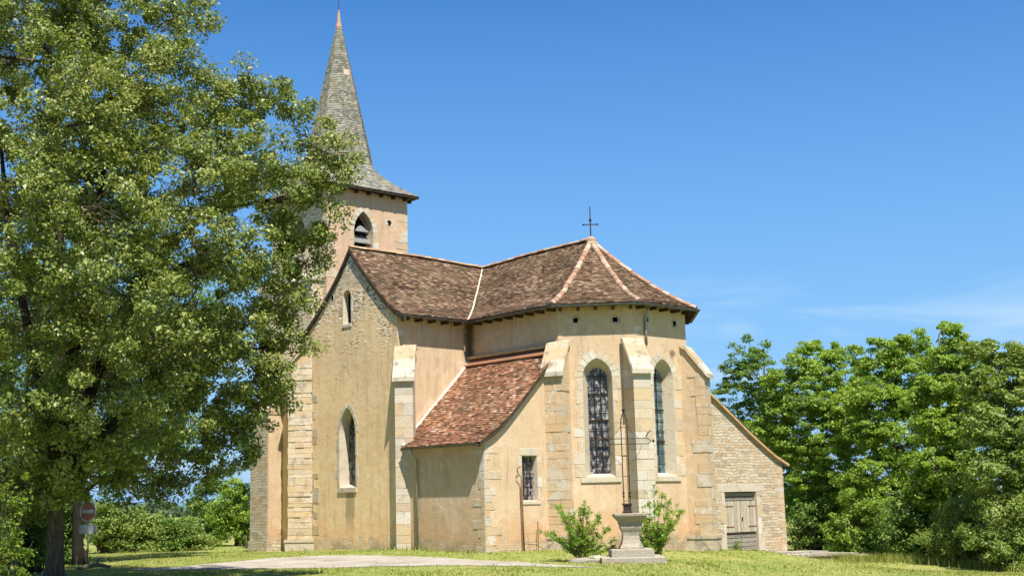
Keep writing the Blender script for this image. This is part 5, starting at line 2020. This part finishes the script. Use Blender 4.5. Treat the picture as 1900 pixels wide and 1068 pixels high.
# ------------------------------------------------------------------ road sign
sp_ = at(162, 1052, 40.5); sz = gz_(sp_)
sg = empty('road_sign', (sp_[0], sp_[1], sz), 'faded round red no entry sign with a blank grey plate on a thin post', 'road sign')
cd = math.atan2(CAM[1] - sp_[1], CAM[0] - sp_[0])
na_ = cd - R(44)
nn = np.array([math.cos(na_), math.sin(na_)]); tt_ = np.array([-nn[1], nn[0]])
G = lambda a, z, d: (sp_[0] + tt_[0] * a + nn[0] * d, sp_[1] + tt_[1] * a + nn[1] * d, sz + z)
b = MB(); b.tube([G(0, -.3, 0), G(0, 2.16, 0)], .03, 8); b.build('post', M['zinc_pipe'], sg, True)


def disc(name, r0_, r1_, d0, d1, zc_, mat, par, n=32):
    b = MB()
    if r0_ > 0:
        vs = []
        for (r_, d_) in ((r1_, d1), (r1_, d0), (r0_, d0), (r0_, d1)):
            vs += [G(r_ * math.cos(2 * PI * k / n), zc_ + r_ * math.sin(2 * PI * k / n), d_) for k in range(n)]
        fs = []
        for j in range(4):
            for k in range(n):
                a, c = j * n + k, j * n + (k + 1) % n
                a2, c2 = ((j + 1) % 4) * n + k, ((j + 1) % 4) * n + (k + 1) % n
                fs.append((a, a2, c2, c))
        b.add(vs, fs)
    else:
        vs = []
        for d_ in (d0, d1):
            vs += [G(r1_ * math.cos(2 * PI * k / n), zc_ + r1_ * math.sin(2 * PI * k / n), d_) for k in range(n)]
        fs = [(k, n + k, n + (k + 1) % n, (k + 1) % n) for k in range(n)] + [tuple(range(n)), tuple(range(n, 2 * n))[::-1]]
        b.add(vs, fs)
    return b.build(name, mat, par)


ZC = 1.80
dk = disc('disc', 0, .30, .034, .05, ZC, M['sign_red'], sg)
disc('rim', .30, .33, .032, .056, ZC, M['sign_white'], dk)
b = MB()
b.add([G(-.25, ZC - .06, .053), G(.25, ZC - .06, .053), G(.25, ZC + .06, .053), G(-.25, ZC + .06, .053),
       G(-.25, ZC - .06, .048), G(.25, ZC - .06, .048), G(.25, ZC + .06, .048), G(-.25, ZC + .06, .048)],
      [(0, 1, 2, 3), (0, 4, 5, 1), (1, 5, 6, 2), (2, 6, 7, 3), (3, 7, 4, 0)])
b.build('white_bar', M['sign_white'], dk)
b = MB()
a0, a1, z0, z1 = -.35, .40, 1.09, 1.38
b.add([G(a0, z0, .05), G(a1, z0, .05), G(a1, z1, .05), G(a0, z1, .05), G(a0, z0, .034), G(a1, z0, .034), G(a1, z1, .034), G(a0, z1, .034)],
      [(0, 1, 2, 3), (7, 6, 5, 4), (0, 4, 5, 1), (1, 5, 6, 2), (2, 6, 7, 3), (3, 7, 4, 0)])
b.build('plate', M['white_metal'], sg)
# fallen branch at the foot of the sign
p = at(180, 1052, 40.0); g0 = gz_(p)
b = MB()
b.tube([(p[0] - .35, p[1] - .5, g0 + .03), (p[0], p[1], g0 + .14), (p[0] + .25, p[1] + .35, g0 + .06)], [.05, .07, .04], 7)
b.tube([(p[0], p[1], g0 + .14), (p[0] + .12, p[1] - .05, g0 + .30), (p[0] + .1, p[1] + .15, g0 + .36)], [.04, .03, .012], 6)
tag(b.build('fallen_branch', M['bark_pale']), 'short dead branch lying on the grass beside the sign post', 'branch')

# ------------------------------------------------------------------ grass
N = 150000
dep_ = 27 + 45 * NR.random(N) ** 1.25
lat = NR.uniform(-.53, .60, N) * dep_
fl = FW[:2] / np.linalg.norm(FW[:2])
rl = np.array([fl[1], -fl[0]])
px_ = CAM[0] + fl[0] * dep_ + rl[0] * lat
py_ = CAM[1] + fl[1] * dep_ + rl[1] * lat
jx = NR.normal(0, .16, N) + .22 * np.sin(px_ * 2.3) * np.sin(py_ * 1.9)
ok = ~in_poly(px_ + jx, py_ - jx, PATH_POLY) | (NR.random(N) < .03)
bare_ = np.sin(px_ * 1.3 + 1.7 * np.sin(py_ * .9)) * np.sin(py_ * 1.6 + .8 * np.sin(px_ * 1.9)) > .62
ok &= ~(bare_ & (NR.random(N) < .75))
foot = np.array([(-16, -8), (-7, -7.7), (-3.5, -7.9), (3.5, -7.7), (4, -7.1), (8.0, -7.1), (8.0, -4.4), (8.4, -4.2), (10.9, -1.8), (11.0, 1.9), (8.85, 3), (8.85, 10), (-16, 12)])
ok &= ~in_poly(px_, py_, foot)
ok &= ~((px_ > 8.7) & (px_ < 11.35) & (py_ > 4.5) & (py_ < 10))
px_, py_ = px_[ok], py_[ok]
hz = H(px_, py_)
n = len(px_)
patch = np.sin(px_ * .9 + np.sin(py_ * .7) * 2) * np.sin(py_ * 1.1 + px_ * .3)
hg = NR.uniform(.02, .055, n) * (1 + .5 * patch)
wall_near = (np.abs(py_ + 7.4) < .6) & (px_ < 8)
hg = np.where(wall_near, hg * 2.6, hg)
patch2 = np.sin(px_ * 3.1 + 2 * np.sin(py_ * 2.3)) * np.sin(py_ * 3.7 - px_ * 1.1)
hg = hg * (1 + 1.1 * np.clip(patch2 - .45, 0, 1) * 2)
a = NR.uniform(0, 2 * PI, n)
w = NR.uniform(.012, .028, n)
dx, dy = np.cos(a) * w, np.sin(a) * w
lx, ly = NR.normal(0, .035, n), NR.normal(0, .035, n)
v = np.stack([np.stack([px_ - dx, py_ - dy, hz - .01], -1), np.stack([px_ + dx, py_ + dy, hz - .01], -1), np.stack([px_ + lx, py_ + ly, hz + hg], -1)], 1).reshape(-1, 3)
tag(np_mesh('grass', v, np.arange(3 * n).reshape(n, 3), M['grass']), kind='stuff')
# taller dry grass along the edge of the thicket
n = 5000
t = NR.random(n)
base_ = np.stack([at(u, vv, d_) for u, vv, d_ in zip(1490 + 450 * t, 1042 + 14 * t, 51.5 - 9.5 * t + NR.normal(0, .5, n))])
px_, py_ = base_[:, 0], base_[:, 1]
hz = H(px_, py_)
a = NR.uniform(0, 2 * PI, n)
w = NR.uniform(.01, .018, n)
dx, dy = np.cos(a) * w, np.sin(a) * w
hg = NR.uniform(.12, .42, n)
lx, ly = NR.normal(0, .09, n), NR.normal(0, .09, n)
v = np.stack([np.stack([px_ - dx, py_ - dy, hz - .01], -1), np.stack([px_ + dx, py_ + dy, hz - .01], -1), np.stack([px_ + lx, py_ + ly, hz + hg], -1)], 1).reshape(-1, 3)
tag(np_mesh('tall_grass', v, np.arange(3 * n).reshape(n, 3), M['grass']), kind='stuff')

# ------------------------------------------------------------------ woodland on the horizon
n = 90000
a = NR.uniform(0, 2 * PI, n)
hw_ = 4.2 + 1.6 * np.sin(a * 23) * np.sin(a * 7.3 + 1) + .9 * np.sin(a * 91) + .6 * np.sin(a * 211 + 2)
rr_ = 400 + NR.uniform(-12, 12, n)
c = np.stack([10 + rr_ * np.cos(a), -5 + rr_ * np.sin(a), -1.2 + NR.random(n) ** .8 * (hw_ + 1.2)], -1)
v_, f_ = leaf_quads(c, np.stack([-np.cos(a), -np.sin(a), a * 0 + .3], -1), 1.5, .8)
tag(np_mesh('distant_woodland', v_, f_, M['leaf_far']), kind='stuff')
